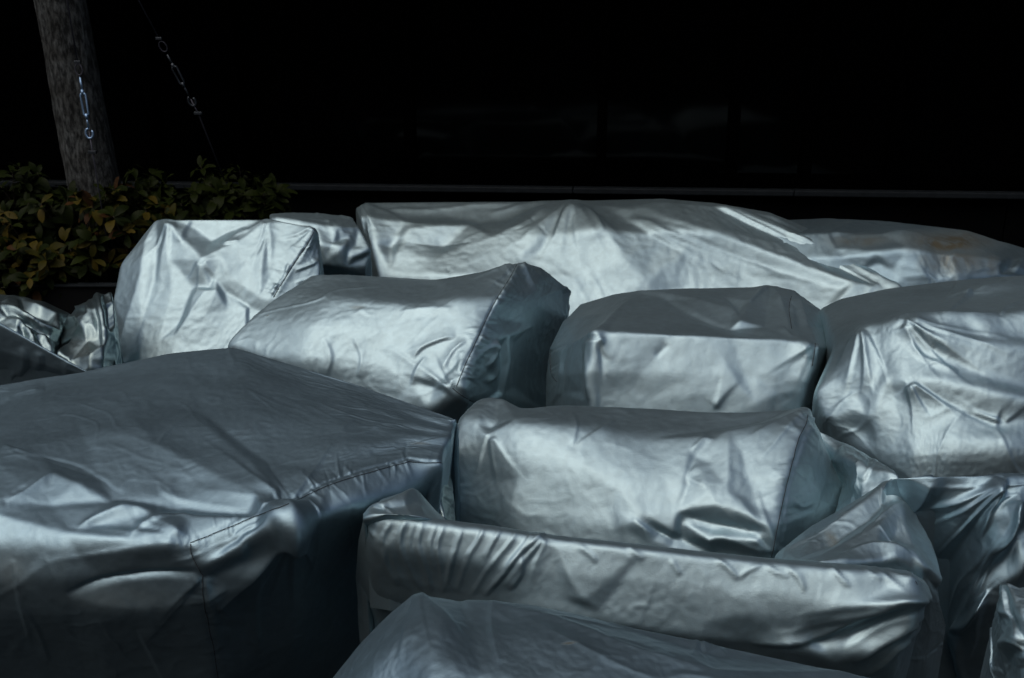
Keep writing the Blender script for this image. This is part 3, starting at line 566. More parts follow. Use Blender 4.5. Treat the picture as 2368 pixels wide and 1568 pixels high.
# the big table, front left
o8, g8 = cover('square_table_cover', 'biggest silver cover, front left, scuffed top and stitched seam to its crumpled corner',
    0, rz([[(-260, 915), (0, 886), (190, 857), (400, 812), (540, 799), (800, 878), (1048, 965), (1055, 972)],
           [(-260, 1060), (0, 1040), (210, 1010), (420, 1000), (590, 985), (800, 985), (1000, 1012), (1045, 1010)],
           [(-260, 1180), (0, 1170), (230, 1165), (420, 1150), (620, 1120), (790, 1080), (935, 1045), (1030, 1045)],
           [(-260, 1260), (0, 1255), (250, 1258), (440, 1255), (650, 1180), (800, 1118), (940, 1069), (1027, 1070)],
           [(-260, 1340), (0, 1335), (250, 1335), (450, 1320), (668, 1215), (810, 1170), (925, 1140), (990, 1130)],
           [(-260, 1430), (0, 1425), (250, 1420), (470, 1400), (675, 1300), (805, 1260), (905, 1230), (965, 1190)],
           [(-260, 1610), (0, 1600), (250, 1590), (495, 1580), (680, 1480), (800, 1430), (885, 1400), (930, 1350)],
           [(-260, 1820), (0, 1810), (250, 1790), (500, 1760), (680, 1660), (800, 1590), (880, 1540), (920, 1480)]],
          [[-.73, -.74, -.75, -.765, -.775, -.765, -.745, -.74], [-.74, -.745, -.75, -.755, -.76, -.755, -.74, -.735], [-.725, -.725, -.725, -.725, -.74, -.735, -.73, -.73],
           [-.685, -.685, -.685, -.69, -.718, -.727, -.722, -.722], [1.585, 1.585, 1.585, 1.59, 1.625, 1.72, 1.80, 1.87], [1.60, 1.60, 1.60, 1.61, 1.68, 1.78, 1.85, 1.91],
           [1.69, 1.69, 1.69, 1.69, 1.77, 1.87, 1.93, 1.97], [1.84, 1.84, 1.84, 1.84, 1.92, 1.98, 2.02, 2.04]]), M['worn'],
    feats=[(5, (790, 380, 0), (950, 480, .8), (1100, 600, 1.2), (1200, 720, 1.5), (1250, 800, 1)), (5, (450, 480, 1.5), (700, 560, 2.5), (900, 650, 2.5), (1150, 770, 1.5)), (5, (900, 400, -.6), (1180, 600, -.8), (1270, 760, 0)),
           (5, (0, 540, .5), (200, 600, 0), (450, 700, -.5), (700, 760, 0)), (5, (200, 350, 1), (500, 350, 1.2), (350, 450, .5)), (5, (0, 640, 1), (240, 690, 2), (10, 800, 1)), (5, (220, 795, -1.2), (500, 780, -1.5), (800, 820, -1.2), (1100, 860, -.5), (1150, 865, 0)),
           (5, (120, 740, 2), (240, 690, 2), (340, 730, 1.6)), (5, (320, 920, 1.5), (590, 805, 1.2), (700, 870, 1)), (5, (580, 950, 1), (850, 850, 1.5), (1150, 865, 2.5)), (5, (400, 900, 0), (620, 860, -.4)),
           (5, (850, 965, .5), (700, 960, 2), (300, 940, 2.5), (0, 860, 2)), (5, (300, 1180, 1), (450, 1130, -1.2), (650, 1105, -1.6), (870, 1098, -.8)), (5, (300, 1185, 1), (450, 1225, 2), (650, 1240, 2.2), (890, 1205, 1.4)),
           (5, (1285, 880, 7), (1100, 950, 3.5), (900, 1060, 1)), (5, (1240, 960, 2), (1080, 1030, .5), (960, 1100, 0)), (5, (1275, 925, 8), (1100, 1070, 4), (930, 1210, 2)), (5, (1285, 900, 8), (1180, 830, 3.5)), (5, (1000, 1000, 0), (1150, 920, .5)), (5, (1100, 985, .5), (1230, 915, 2.5)), (5, (1285, 900, 8), (1320, 1000, 2), (1290, 1200, 1)),
           (5, (1380, 790, 1), (1400, 850, 2), (1460, 920, 1)), (5, (1450, 740, 1.5), (1460, 900, 1)), (5, (1530, 690, 1), (1550, 780, 2), (1580, 880, 1)), (5, (1720, 650, 1), (1720, 760, 1.2)), (5, (1800, 610, 1.2), (1790, 740, 1.2)), (5, (1060, 1330, 0), (1100, 1200, 1), (1250, 1000, 2)),
           (5, (100, 1100, .5), (300, 1180, 1))],
    strokes=[(5, [(0, 340), (100, 300), (200, 285)], .35, 16, 22), (5, [(30, 800), (120, 760), (240, 690)], .45, 20, 12), (5, [(580, 955), (640, 900), (760, 850), (860, 850)], .5, 14, 20), (5, [(350, 920), (450, 850), (585, 805)], .45, 22, 12),
             (5, [(1150, 865), (1200, 830), (1285, 860), (1280, 900)], .6, 14, 18), (5, [(1275, 915), (1190, 990), (1080, 1110), (940, 1270)], .7, 22, 14), (5, [(1270, 890), (1150, 900), (1030, 950)], .6, 10, 12), (5, [(300, 1180), (420, 1140), (600, 1110), (880, 1090)], -.7, 20, 12),
             (5, [(1360, 790), (1400, 840), (1395, 860)], .6, 10, 10), (5, [(1030, 900), (1040, 945)], .7, 8, 10), (5, [(620, 1330), (700, 1500), (760, 1600)], .25, 26, 22), (5, [(1150, 1050), (1130, 1250), (1150, 1450)], .25, 24, 20), (5, [(1400, 900), (1380, 1050), (1330, 1200)], .3, 16, 20), (5, [(1000, 1140), (930, 1190), (900, 1210)], .4, 12, 12), (5, [(700, 700), (760, 760), (1100, 830)], .2, 22, 22),
             (5, [(120, 590), (350, 640), (550, 760)], -.18, 14, 14), (5, [(60, 1040), (90, 1200), (130, 1400)], .3, 16, 16), (5, [(80, 1200), (160, 1330), (220, 1500)], .3, 14, 14)],
    seams=[(5, [(845, 968), (1000, 905), (1130, 850), (1290, 790), (1450, 715), (1620, 660), (1815, 607)], 1.2), (5, [(1815, 607), (1880, 612), (1960, 610)], .5), (5, [(845, 970), (850, 1020), (880, 1080), (898, 1110)], 1.0), (5, [(900, 1110), (902, 1215), (925, 1330), (950, 1450), (975, 1600)], 1.0)],
    soil=[(5, 550, 1200, 330, 70, .35), (5, 60, 1100, 120, 120, .35), (5, 1860, 530, 60, 8, .5)],
    fans=[(5, (845, 966), [(300, 900), (420, 1010), (560, 870), (200, 1050), (600, 1010), (660, 860)], .3, 26), (5, (1280, 900), [(1000, 1180), (1060, 1300), (1180, 1250), (1300, 1260), (1400, 1120), (900, 1000)], .35, 22), (5, (1290, 800), [(700, 700), (900, 520), (1150, 560), (1500, 500)], .14, 34), (5, (900, 1110), [(1040, 1350), (980, 1450), (700, 1300), (620, 1420)], .3, 22), (5, (0, 540), [(300, 640), (500, 700)], .2, 16)],
    back=(0, .03), left=(-.2, .1), right=(-.08, .06), round_=.014, und=1.8, exc=.006, cap=.006, seed=41, res=.0023, fs=1.0)

cover('cushion_cover', 'plump silver cover behind the rolled sofa cover, stitched seam down its right end',
    0, rz([[(1100, 918), (1150, 909), (1205, 940), (1300, 928), (1500, 935), (1705, 948), (1868, 938), (1886, 975), (1904, 1010)],
           [(1055, 960), (1125, 975), (1210, 985), (1310, 985), (1480, 1005), (1700, 1015), (1852, 1000), (1895, 1030), (1928, 1070)],
           [(1034, 1050), (1105, 1075), (1200, 1080), (1310, 1085), (1460, 1100), (1680, 1110), (1822, 1095), (1893, 1110), (1952, 1130)],
           [(1033, 1150), (1105, 1185), (1190, 1195), (1300, 1200), (1450, 1210), (1640, 1220), (1797, 1195), (1875, 1200), (1940, 1190)],
           [(1050, 1260), (1105, 1295), (1190, 1300), (1300, 1310), (1450, 1330), (1630, 1350), (1780, 1310), (1850, 1300), (1900, 1300)],
           [(1050, 1360), (1105, 1395), (1190, 1400), (1300, 1410), (1450, 1430), (1630, 1450), (1780, 1410), (1850, 1400), (1900, 1400)]],
          [[2.3, 2.3, 2.24, 2.26, 2.24, 2.2, 2.22, 2.28, 2.38], [2.21, 2.17, 2.12, 2.10, 2.08, 2.05, 2.06, 2.14, 2.26], [2.14, 2.10, 2.05, 2.02, 1.98, 1.96, 1.95, 2.05, 2.18],
           [2.09, 2.05, 1.99, 1.96, 1.91, 1.89, 1.88, 1.98, 2.11], [2.07, 2.03, 1.96, 1.92, 1.87, 1.85, 1.85, 1.94, 2.06], [2.07, 2.03, 1.96, 1.92, 1.88, 1.86, 1.86, 1.94, 2.06]]), M['silver'],
    feats=[(6, (860, 280, -1.5), (880, 260, -1.5)), (6, (800, 200, .5), (790, 270, 1.5), (860, 320, 2), (980, 250, 2)), (6, (860, 310, 2), (960, 400, 2.5), (1300, 450, 2.5), (1520, 600, 2)), (6, (940, 430, 2), (900, 560, 0), (880, 700, 1)), (6, (1100, 520, 1.6), (1200, 700, 1)),
           (7, (200, 400, 1.5), (400, 315, 2.8), (560, 290, 3), (770, 228, 3), (820, 190, 1)), (7, (0, 330, 0), (300, 290, -.8), (560, 250, -.8)), (7, (200, 400, 1.5), (260, 330, 1.6), (320, 345, 1), (230, 430, 0), (300, 460, .5)),
           (7, (145, 718, 2), (300, 610, 4.5), (390, 590, 3.5), (400, 470, 2.5)), (7, (145, 718, 2), (350, 690, 5), (520, 745, 4), (590, 785, 3)), (7, (160, 745, -.5), (330, 790, -1), (500, 815, -1), (580, 800, 1)),
           (7, (290, 850, 3.5), (400, 832, 4), (540, 850, 4), (620, 925, 2)), (7, (60, 810, -2), (170, 850, -2.5), (320, 915, -2)), (7, (0, 850, 2.5), (120, 895, 1)), (6, (1590, 760, 3), (1630, 730, 3), (1800, 830, 2)), (6, (1480, 700, .5), (1500, 800, .8)),
           (7, (470, 420, 1), (520, 560, -.5), (560, 700, 0)), (7, (760, 230, 3), (790, 300, 2.5)), (7, (880, 400, 1), (900, 560, 1.2), (850, 700, .5)), (7, (830, 560, .5), (850, 640, 1.5)), (7, (960, 560, 2), (990, 640, 1))],
    strokes=[(7, [(150, 722), (330, 770), (500, 800)], -.4, 22, 14), (6, [(1590, 740), (1650, 790), (1800, 860)], .5, 14, 18), (7, [(290, 840), (320, 900), (340, 920)], .6, 10, 10), (7, [(210, 400), (280, 340), (330, 350)], .35, 12, 10),
             (7, [(240, 470), (200, 540), (290, 600)], .3, 18, 14), (6, [(1270, 200), (1300, 260), (1280, 380)], .18, 20, 16), (6, [(1500, 230), (1400, 300), (1290, 380)], .22, 16, 14), (7, [(720, 640), (770, 680), (820, 660)], .4, 10, 8),
             (7, [(800, 300), (850, 350), (860, 420)], .4, 10, 10), (7, [(960, 560), (1000, 600), (960, 690)], .5, 10, 10)],
    seams=[(7, [(822, 190), (808, 250), (770, 330), (735, 460), (700, 600), (665, 760), (630, 940)], 1.3)],
    back=(0, .03), left=(.01, .1), right=(-.02, .1), round_=.022, exc=.007, cap=.006, seed=51, res=.0022, fs=.75,
    fans=[(7, (640, 930), [(300, 640), (420, 600), (540, 560), (120, 760)], .28, 24), (7, (815, 200), [(420, 380), (560, 460), (900, 420), (860, 560)], .25, 20), (6, (860, 300), [(780, 520), (900, 640), (1050, 560)], .15, 30)])

# the sofa with the rolled back in front of the cushion
o10, g10 = cover('sofa_cover', 'silver sofa cover at front centre, top edge rolled and tightly wrapped at its left',
    0, rz([[(850, 1178), (880, 1171), (980, 1194), (1260, 1232), (1500, 1257), (1760, 1286), (1960, 1300), (2095, 1314), (2138, 1340)],
           [(838, 1198), (872, 1196), (975, 1211), (1255, 1247), (1495, 1272), (1755, 1302), (1955, 1318), (2105, 1336), (2145, 1358)],
           [(826, 1250), (862, 1258), (965, 1278), (1245, 1318), (1485, 1345), (1745, 1378), (1945, 1395), (2100, 1405), (2138, 1400)],
           [(822, 1340), (865, 1370), (960, 1390), (1240, 1420), (1480, 1450), (1740, 1490), (1935, 1510), (2070, 1500), (2115, 1480)],
           [(845, 1440), (890, 1490), (980, 1500), (1250, 1530), (1490, 1570), (1740, 1620), (1930, 1640), (2045, 1640), (2090, 1600)],
           [(880, 1600), (900, 1700), (980, 1700), (1250, 1730), (1490, 1770), (1740, 1820), (1930, 1860), (2045, 1840), (2070, 1800)]],
          [[1.74, 1.71, 1.70, 1.675, 1.65, 1.62, 1.60, 1.59, 1.66], [1.71, 1.67, 1.665, 1.64, 1.61, 1.585, 1.56, 1.55, 1.64], [1.72, 1.655, 1.645, 1.615, 1.585, 1.555, 1.53, 1.525, 1.63],
           [1.75, 1.69, 1.67, 1.59, 1.555, 1.525, 1.51, 1.53, 1.64], [1.80, 1.76, 1.73, 1.63, 1.58, 1.565, 1.57, 1.59, 1.68], [1.92, 1.90, 1.86, 1.76, 1.70, 1.68, 1.66, 1.67, 1.74]]), M['silver'],
    feats=[(7, (1395, 1150, 4), (1100, 1200, 2), (800, 1260, 1.5)), (7, (1380, 1200, 1), (1100, 1340, -2), (860, 1400, -2)), (7, (1375, 1230, 3), (1150, 1380, 2), (960, 1470, 1)), (7, (1368, 1290, 2.5), (1200, 1430, 2), (1080, 1540, 1)),
           (7, (300, 1270, 1.5), (500, 1240, 1.5)), (7, (520, 1400, -.5), (720, 1375, 1), (810, 1385, 0)), (6, (1240, 1150, 0), (1330, 1165, 1.2), (1420, 1220, 0))],
    strokes=[(6, [(410, 750), (385, 870), (440, 1000), (500, 1110)], .85, 9, 12), (6, [(510, 765), (488, 880), (530, 1000), (560, 1115)], .85, 8, 11), (6, [(615, 775), (580, 880), (600, 1000), (612, 1120)], .8, 8, 11),
             (6, [(470, 760), (440, 880), (490, 1010)], .6, 8, 8), (6, [(570, 770), (540, 900), (580, 1040)], .6, 8, 8), (6, [(715, 790), (680, 900), (650, 1010), (620, 1120)], .75, 9, 9), (6, [(820, 800), (780, 870), (730, 940)], .7, 9, 10),
             (6, [(910, 812), (870, 870), (830, 950)], .7, 9, 9), (6, [(990, 815), (950, 870), (900, 930), (830, 1010)], .7, 8, 9), (6, [(1150, 820), (1060, 880), (990, 950), (900, 1060), (830, 1140)], 1.0, 8, 14), (6, [(1080, 815), (1010, 900), (930, 1000)], .8, 6, 8),
             (6, [(1020, 930), (1020, 1020), (960, 1110)], .6, 10, 24), (6, [(340, 760), (300, 830), (290, 880)], .8, 8, 10), (6, [(300, 890), (330, 980), (390, 1080)], .7, 9, 12), (6, [(250, 720), (230, 790), (260, 850)], .7, 8, 8), (6, [(350, 900), (380, 1010), (450, 1110)], .6, 8, 8),
             (6, [(660, 900), (640, 1000), (650, 1110)], .5, 8, 8), (6, [(760, 910), (720, 1010), (690, 1110)], .5, 9, 9), (6, [(850, 980), (800, 1060), (760, 1130)], .5, 9, 9),
             (7, [(1400, 1150), (1250, 1180), (1050, 1270), (850, 1370), (520, 1400)], .65, 20, 26), (7, [(1390, 1195), (1200, 1290), (1000, 1420)], .8, 14, 18), (7, [(1385, 1230), (1230, 1340), (1040, 1470)], .8, 13, 17), (7, [(1370, 1290), (1240, 1410), (1100, 1540)], .8, 14, 18),
             (7, [(340, 950), (400, 990), (460, 1055)], .6, 12, 9), (7, [(460, 1050), (520, 1010), (580, 985)], .5, 9, 9), (7, [(600, 980), (660, 1020), (720, 1035)], .5, 10, 9), (7, [(700, 1000), (760, 1050), (795, 1120)], .6, 12, 9), (7, [(930, 985), (980, 1040), (1030, 1095)], .7, 12, 9),
             (7, [(1090, 990), (1150, 1040), (1200, 1060)], .6, 10, 9), (7, [(1150, 985), (1230, 1050), (1300, 1110)], .6, 10, 10), (7, [(100, 960), (140, 1020), (150, 1040)], .5, 10, 9), (6, [(1310, 880), (1380, 930), (1410, 970)], .5, 12, 9), (6, [(1560, 890), (1640, 960)], .45, 12, 10),
             (7, [(1400, 1080), (1320, 1060), (1200, 1000)], .5, 9, 9)],
    seams=[(7, [(1330, 1010), (1375, 1070), (1393, 1140)], .8)],
    back=(0, .03), left=(0, .06), right=(.02, .15), round_=.009, exc=.008, cap=.006, seed=61, fans=[(7, (1395, 1150), [(900, 1180), (700, 1250), (600, 1350), (900, 1400), (1150, 1500), (1000, 1250)], .35, 22), (6, (1150, 830), [(900, 1130), (1050, 1120)], .3, 20)], res=.0026)
P10 = o10
cover_mesh('loose_fold', 7, rz([[(640, 948), (835, 775), (1000, 684), (1200, 560), (1332, 640)], [(690, 958), (880, 860), (1080, 730), (1235, 605), (1345, 668)],
           [(770, 965), (960, 900), (1180, 830), (1320, 780), (1440, 900)], [(880, 970), (1100, 965), (1260, 955), (1390, 1000), (1488, 1083)],
           [(900, 1050), (1100, 1060), (1300, 1080), (1440, 1110), (1500, 1180)], [(1000, 1300), (1150, 1330), (1350, 1350), (1450, 1350), (1532, 1290)]],
          [[1.76, 1.84, 1.9, 1.96, 1.9], [1.71, 1.77, 1.82, 1.88, 1.86], [1.66, 1.70, 1.73, 1.75, 1.76], [1.60, 1.62, 1.64, 1.65, 1.67], [1.60, 1.62, 1.64, 1.65, 1.68], [1.62, 1.64, 1.66, 1.67, 1.7]]),
    M['silver'], o10, feats=[(7, (700, 930, 2), (900, 850, 3), (1100, 720, 4), (1238, 605, 4)), (7, (780, 950, 0), (960, 870, -.5), (1130, 770, 0), (1215, 690, 1)), (7, (870, 958, 1), (1020, 900, 2.5), (1185, 828, 4), (1330, 665, 2)), (7, (1185, 828, 4), (1240, 870, 0), (1380, 900, 1)),
           (7, (1000, 960, 1), (1180, 900, 2.5), (1300, 935, 3.5), (1490, 1080, 4)), (7, (1200, 960, 0), (1350, 985, .5), (1440, 1080, 1)), (7, (1330, 665, 2), (1400, 780, 1), (1430, 900, 2))],
    strokes=[(7, [(1215, 620), (1200, 680), (1215, 720)], .6, 10, 10), (7, [(1240, 610), (1250, 650), (1335, 665)], .7, 10, 8), (7, [(1180, 830), (1230, 860), (1300, 900)], .5, 12, 12), (7, [(960, 960), (1200, 910), (1380, 1000), (1490, 1085)], .7, 10, 12), (7, [(1100, 860), (1190, 790), (1300, 680)], .5, 14, 14)],
    soil=[(7, 945, 865, 40, 32, .8), (7, 1000, 760, 40, 26, .3)], back=(0, .1), front=(0, 0), left=(0, .05), right=(.02, .05), round_=.006, exc=.018, cap=.007, seed=63, origin=g10)
cover_mesh('loose_fold', 7, rz([[(840, 270), (1000, 350), (1160, 445), (1250, 500)], [(930, 440), (1020, 440), (1120, 500), (1290, 530)], [(1000, 560), (1060, 600), (1100, 650), (1260, 620)], [(960, 700), (1040, 740), (1150, 760), (1300, 700)]],
          [[2.3, 2.25, 2.12, 2.04], [2.22, 2.14, 2.06, 2.0], [2.14, 2.06, 2.0, 1.97], [2.06, 2.0, 1.94, 1.95]]), M['silver'], o10,
    feats=[(7, (985, 450, 2.5), (1015, 440, 3), (1095, 505, 3), (1050, 640, 1)), (7, (1000, 520, 0), (1010, 600, 0)), (7, (1130, 450, 2), (1140, 540, 1)), (7, (1160, 460, 2), (1240, 505, 2))],
    strokes=[(7, [(1010, 440), (1100, 505), (1060, 640)], .8, 9, 9), (7, [(1170, 455), (1110, 560)], .6, 8, 8)], back=(0, .05), left=(-.02, .05), right=(.02, .05), round_=.006, exc=.015, cap=.006, seed=64, origin=g10)
cover_mesh('loose_fold', 6, rz([[(215, 700), (300, 640), (430, 597), (490, 603), (560, 690)], [(195, 715), (300, 683), (420, 650), (500, 670), (610, 735)], [(200, 745), (310, 720), (440, 728), (520, 740), (640, 765)], [(215, 790), (320, 770), (440, 770), (520, 780), (640, 800)]],
          [[1.73, 1.75, 1.78, 1.79, 1.80], [1.70, 1.69, 1.71, 1.73, 1.76], [1.67, 1.655, 1.66, 1.67, 1.70], [1.69, 1.68, 1.68, 1.69, 1.71]]), M['silver'], o10,
    feats=[(6, (230, 700, 1), (330, 670, 1.5), (450, 610, 2)), (6, (300, 690, -.5), (420, 660, -1), (500, 650, 0))],
    strokes=[(6, [(200, 710), (260, 690), (310, 690), (360, 720)], .9, 7, 7), (6, [(490, 610), (530, 680), (600, 740)], .6, 7, 7), (6, [(575, 705), (630, 730), (650, 755)], .7, 6, 6)], back=(0, .03), left=(0, .05), right=(0, .05), round_=.004, exc=.015, cap=.005, seed=65, ground=.5, origin=g10)
cover_mesh('loose_fold', 6, rz([[(610, 400), (630, 410), (660, 430)], [(560, 530), (600, 530), (650, 540)], [(505, 620), (580, 640), (668, 700)], [(560, 720), (620, 740), (675, 780)]],
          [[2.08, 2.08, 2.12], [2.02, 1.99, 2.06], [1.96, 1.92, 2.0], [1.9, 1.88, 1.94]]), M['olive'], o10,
    feats=[(6, (600, 500, 2), (620, 600, 1)), (6, (545, 610, 1.5), (640, 640, 1.5))], strokes=[(6, [(600, 480), (580, 570), (560, 620)], .7, 7, 7), (6, [(550, 610), (600, 580), (650, 600)], .7, 7, 6)], back=(0, .02), left=(0, .02), right=(0, .02), round_=.005, exc=.02, cap=.006, seed=66, origin=g10)

cover('bench_cover', 'dull silver cover cut off at the very bottom, short rusty scratch on its rounded top',
    0, rz([[(640, 1720), (830, 1478), (925, 1383), (985, 1367), (1060, 1383), (1300, 1408), (1600, 1470), (2000, 1555), (2260, 1612)],
           [(680, 1800), (870, 1535), (955, 1455), (1010, 1440), (1080, 1450), (1320, 1500), (1620, 1560), (2000, 1645), (2260, 1700)],
           [(760, 1850), (930, 1630), (1000, 1570), (1060, 1560), (1130, 1565), (1350, 1620), (1650, 1690), (2000, 1770), (2260, 1820)],
           [(800, 2000), (950, 1800), (1010, 1760), (1080, 1760), (1150, 1760), (1370, 1800), (1670, 1850), (2000, 1920), (2260, 1960)]],
          [[-.50, -.62, -.665, -.675, -.67, -.69, -.70, -.70, -.68], [-.52, -.665, -.70, -.705, -.70, -.715, -.72, -.71, -.69], [-.50, -.65, -.70, -.71, -.71, -.715, -.715, -.705, -.68], [-.45, -.60, -.66, -.67, -.67, -.68, -.68, -.67, -.65]]), M['worn'],
    feats=[(6, (730, 1170, 1), (1150, 1275, 1.8), (1500, 1400, 2.2), (2000, 1550, 2.2)), (6, (1000, 1190, .5), (1500, 1300, -.3), (2000, 1440, -.5)), (6, (480, 1130, 1.5), (600, 1300, 1), (560, 1500, 1)), (6, (750, 1300, -.8), (800, 1500, -.6)), (7, (0, 1400, 1), (200, 1470, 1.5), (320, 1540, 1.5))],
    strokes=[(6, [(370, 1185), (420, 1160), (465, 1140)], .4, 12, 16), (6, [(1140, 1270), (1350, 1350), (1560, 1440), (1900, 1530)], .3, 18, 10), (6, [(870, 1180), (860, 1300), (900, 1500)], .16, 30, 30), (7, [(265, 1340), (240, 1400), (300, 1500)], .3, 14, 14), (6, [(1150, 1270), (1300, 1290), (1600, 1330)], .2, 14, 14)],
    soil=[(6, 1265, 1420, 55, 7, 1.0)], back=(0, .03), left=(-.03, .05), round_=.018, exc=.006, cap=.006, seed=71, res=.0026, und=1.6, fans=[(6, (480, 1135), [(300, 1400), (400, 1500), (560, 1480), (760, 1400)], .25, 26), (7, (265, 1345), [(200, 1500), (330, 1520), (450, 1480)], .25, 22)])

o12, g12 = cover('lounger_cover', 'dark shadowed silver cover at the lower right edge with long steep folds',
    8, rz([[(395, 310), (700, 303), (1000, 300), (1400, 296)], [(440, 430), (700, 385), (1050, 345), (1400, 330)], [(560, 720), (800, 650), (1060, 560), (1400, 480)],
           [(690, 1000), (900, 900), (1080, 850), (1400, 800)], [(740, 1350), (870, 1250), (1080, 1200), (1400, 1150)], [(760, 1700), (900, 1700), (1100, 1700), (1400, 1700)]],
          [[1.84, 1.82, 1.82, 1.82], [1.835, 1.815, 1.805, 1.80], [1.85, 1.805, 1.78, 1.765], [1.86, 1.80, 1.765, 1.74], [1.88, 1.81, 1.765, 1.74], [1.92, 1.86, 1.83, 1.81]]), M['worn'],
    feats=[(8, (1110, 338, 2), (900, 560, 4), (700, 790, 3)), (8, (1060, 420, 0), (900, 640, -1), (760, 860, -1)), (8, (1170, 425, 3), (1000, 560, 4), (900, 860, 4), (790, 1200, 2)), (8, (1180, 470, 6), (1090, 680, 7), (960, 900, 4)), (8, (1190, 640, -1), (1080, 820, -1)),
           (8, (870, 1245, 6), (1000, 1050, 7), (1040, 950, 6), (1030, 930, 4)), (8, (868, 1250, 6), (880, 1400, 6), (905, 1600, 5)), (8, (1200, 860, 6), (1190, 970, 3)), (8, (690, 370, 3), (560, 540, 2)), (8, (720, 390, 0), (640, 560, -1))],
    strokes=[(8, [(1110, 335), (1000, 440), (850, 620), (700, 790)], .5, 8, 12), (8, [(1175, 425), (1060, 470), (950, 600), (880, 760)], .5, 8, 14), (8, [(865, 1245), (960, 1120), (1040, 1010)], .7, 20, 12), (8, [(865, 1250), (872, 1400), (895, 1568)], .9, 16, 22), (8, [(1190, 480), (1080, 700), (960, 920), (870, 1180)], .8, 30, 22), (8, [(660, 360), (600, 480), (520, 560)], .5, 12, 20), (8, [(1000, 700), (860, 940), (780, 1200), (750, 1500)], .5, 20, 26), (8, [(1200, 470), (1160, 600), (1060, 760)], .6, 14, 14)],
    back=(0, .03), left=(.02, .25), round_=.01, exc=.010, cap=.010, seed=81, fs=.9, und=2, crisp=.010, fans=[(8, (1110, 335), [(700, 800), (800, 900), (950, 700), (620, 650), (560, 560)], .55, 26), (8, (1200, 450), [(1000, 900), (900, 1150), (1120, 800), (820, 1100)], .6, 28), (8, (1060, 950), [(780, 1300), (820, 1560), (700, 1450)], .5, 26)])
cover_mesh('loose_fold', 8, rz([[(1088, 1013), (1165, 1003), (1400, 985)], [(1082, 1080), (1180, 1080), (1400, 1080)], [(1088, 1190), (1180, 1185), (1400, 1180)], [(1083, 1335), (1180, 1350), (1400, 1340)], [(1150, 1480), (1230, 1480), (1400, 1470)], [(1130, 1640), (1200, 1650), (1400, 1650)]],
          [[1.46, 1.44, 1.42], [1.44, 1.41, 1.38], [1.42, 1.38, 1.35], [1.40, 1.35, 1.32], [1.38, 1.34, 1.30], [1.36, 1.32, 1.28]]), M['silver'], o12,
    feats=[(8, (1110, 1020, 1.5), (1130, 1170, 1), (1090, 1180, 2)), (8, (1130, 1060, -.5), (1160, 1190, -.5), (1230, 1330, -.5)), (8, (1160, 1010, 2), (1232, 1200, 2)), (8, (1085, 1340, 2), (1200, 1310, 1.5), (1232, 1370, -.5)), (8, (1140, 1460, 0), (1232, 1440, 1.5))],
    strokes=[(8, [(1120, 1060), (1150, 1190), (1225, 1320)], -.8, 8, 8), (8, [(1085, 1335), (1160, 1340), (1232, 1400)], .8, 8, 8), (8, [(1095, 1030), (1120, 1015), (1200, 1010)], .8, 6, 6)], back=(.02, .02), left=(.01, .08), round_=.006, exc=.02, cap=.007, seed=82, origin=g12)

cover('crumpled_cover', 'crumpled silver sheet at the left edge sagging below the shrub, thin bright creases',
    9, rz([[(-160, 235), (100, 257), (245, 298), (560, 335), (760, 430), (885, 490)], [(-160, 310), (100, 345), (260, 420), (500, 500), (700, 570), (835, 625)], [(-160, 400), (120, 480), (300, 570), (480, 650), (620, 705), (745, 745)],
           [(-160, 480), (150, 560), (330, 660), (480, 760), (640, 830), (720, 850)], [(-160, 640), (150, 720), (300, 820), (450, 900), (640, 990), (720, 1010)], [(-160, 900), (150, 1000), (300, 1050), (450, 1100), (640, 1150), (720, 1200)]],
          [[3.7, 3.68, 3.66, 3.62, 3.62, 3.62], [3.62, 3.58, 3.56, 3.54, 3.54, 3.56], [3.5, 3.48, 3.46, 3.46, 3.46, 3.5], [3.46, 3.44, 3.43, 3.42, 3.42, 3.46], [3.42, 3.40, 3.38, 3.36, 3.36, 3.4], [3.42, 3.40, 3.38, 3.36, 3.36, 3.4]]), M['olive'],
    feats=[(9, (60, 310, 1), (210, 350, 2), (260, 330, 1), (450, 400, 3), (700, 495, 2)), (9, (0, 330, -1), (300, 450, -2), (600, 560, -2)), (9, (0, 430, 3), (200, 520, 4), (400, 640, 5), (720, 742, 3)), (9, (100, 520, -1), (300, 620, -2), (560, 740, -2.5), (650, 820, -2)),
           (9, (200, 560, 1), (230, 620, 4), (240, 720, 3)), (9, (260, 610, 4), (350, 720, 4), (440, 860, 3)), (9, (260, 680, -1), (300, 760, -1)), (9, (420, 780, 3), (540, 795, 4), (640, 850, 2)), (9, (540, 795, 4), (570, 880, 3), (640, 980, 2)), (9, (480, 860, -1), (540, 920, -1)), (9, (230, 330, 1), (240, 440, 2.5), (380, 550, 2), (540, 640, 1))],
    strokes=[(9, [(0, 430), (200, 525), (420, 650), (720, 745)], .9, 9, 9), (9, [(350, 550), (420, 575), (560, 640)], .7, 6, 6), (9, [(210, 440), (260, 440)], .9, 6, 6), (9, [(235, 620), (300, 700), (430, 850)], .9, 7, 7), (9, [(100, 255), (240, 310), (400, 330)], .6, 8, 10)],
    back=(0, .04), round_=.006, exc=.03, cap=.010, seed=91, res=.0024)
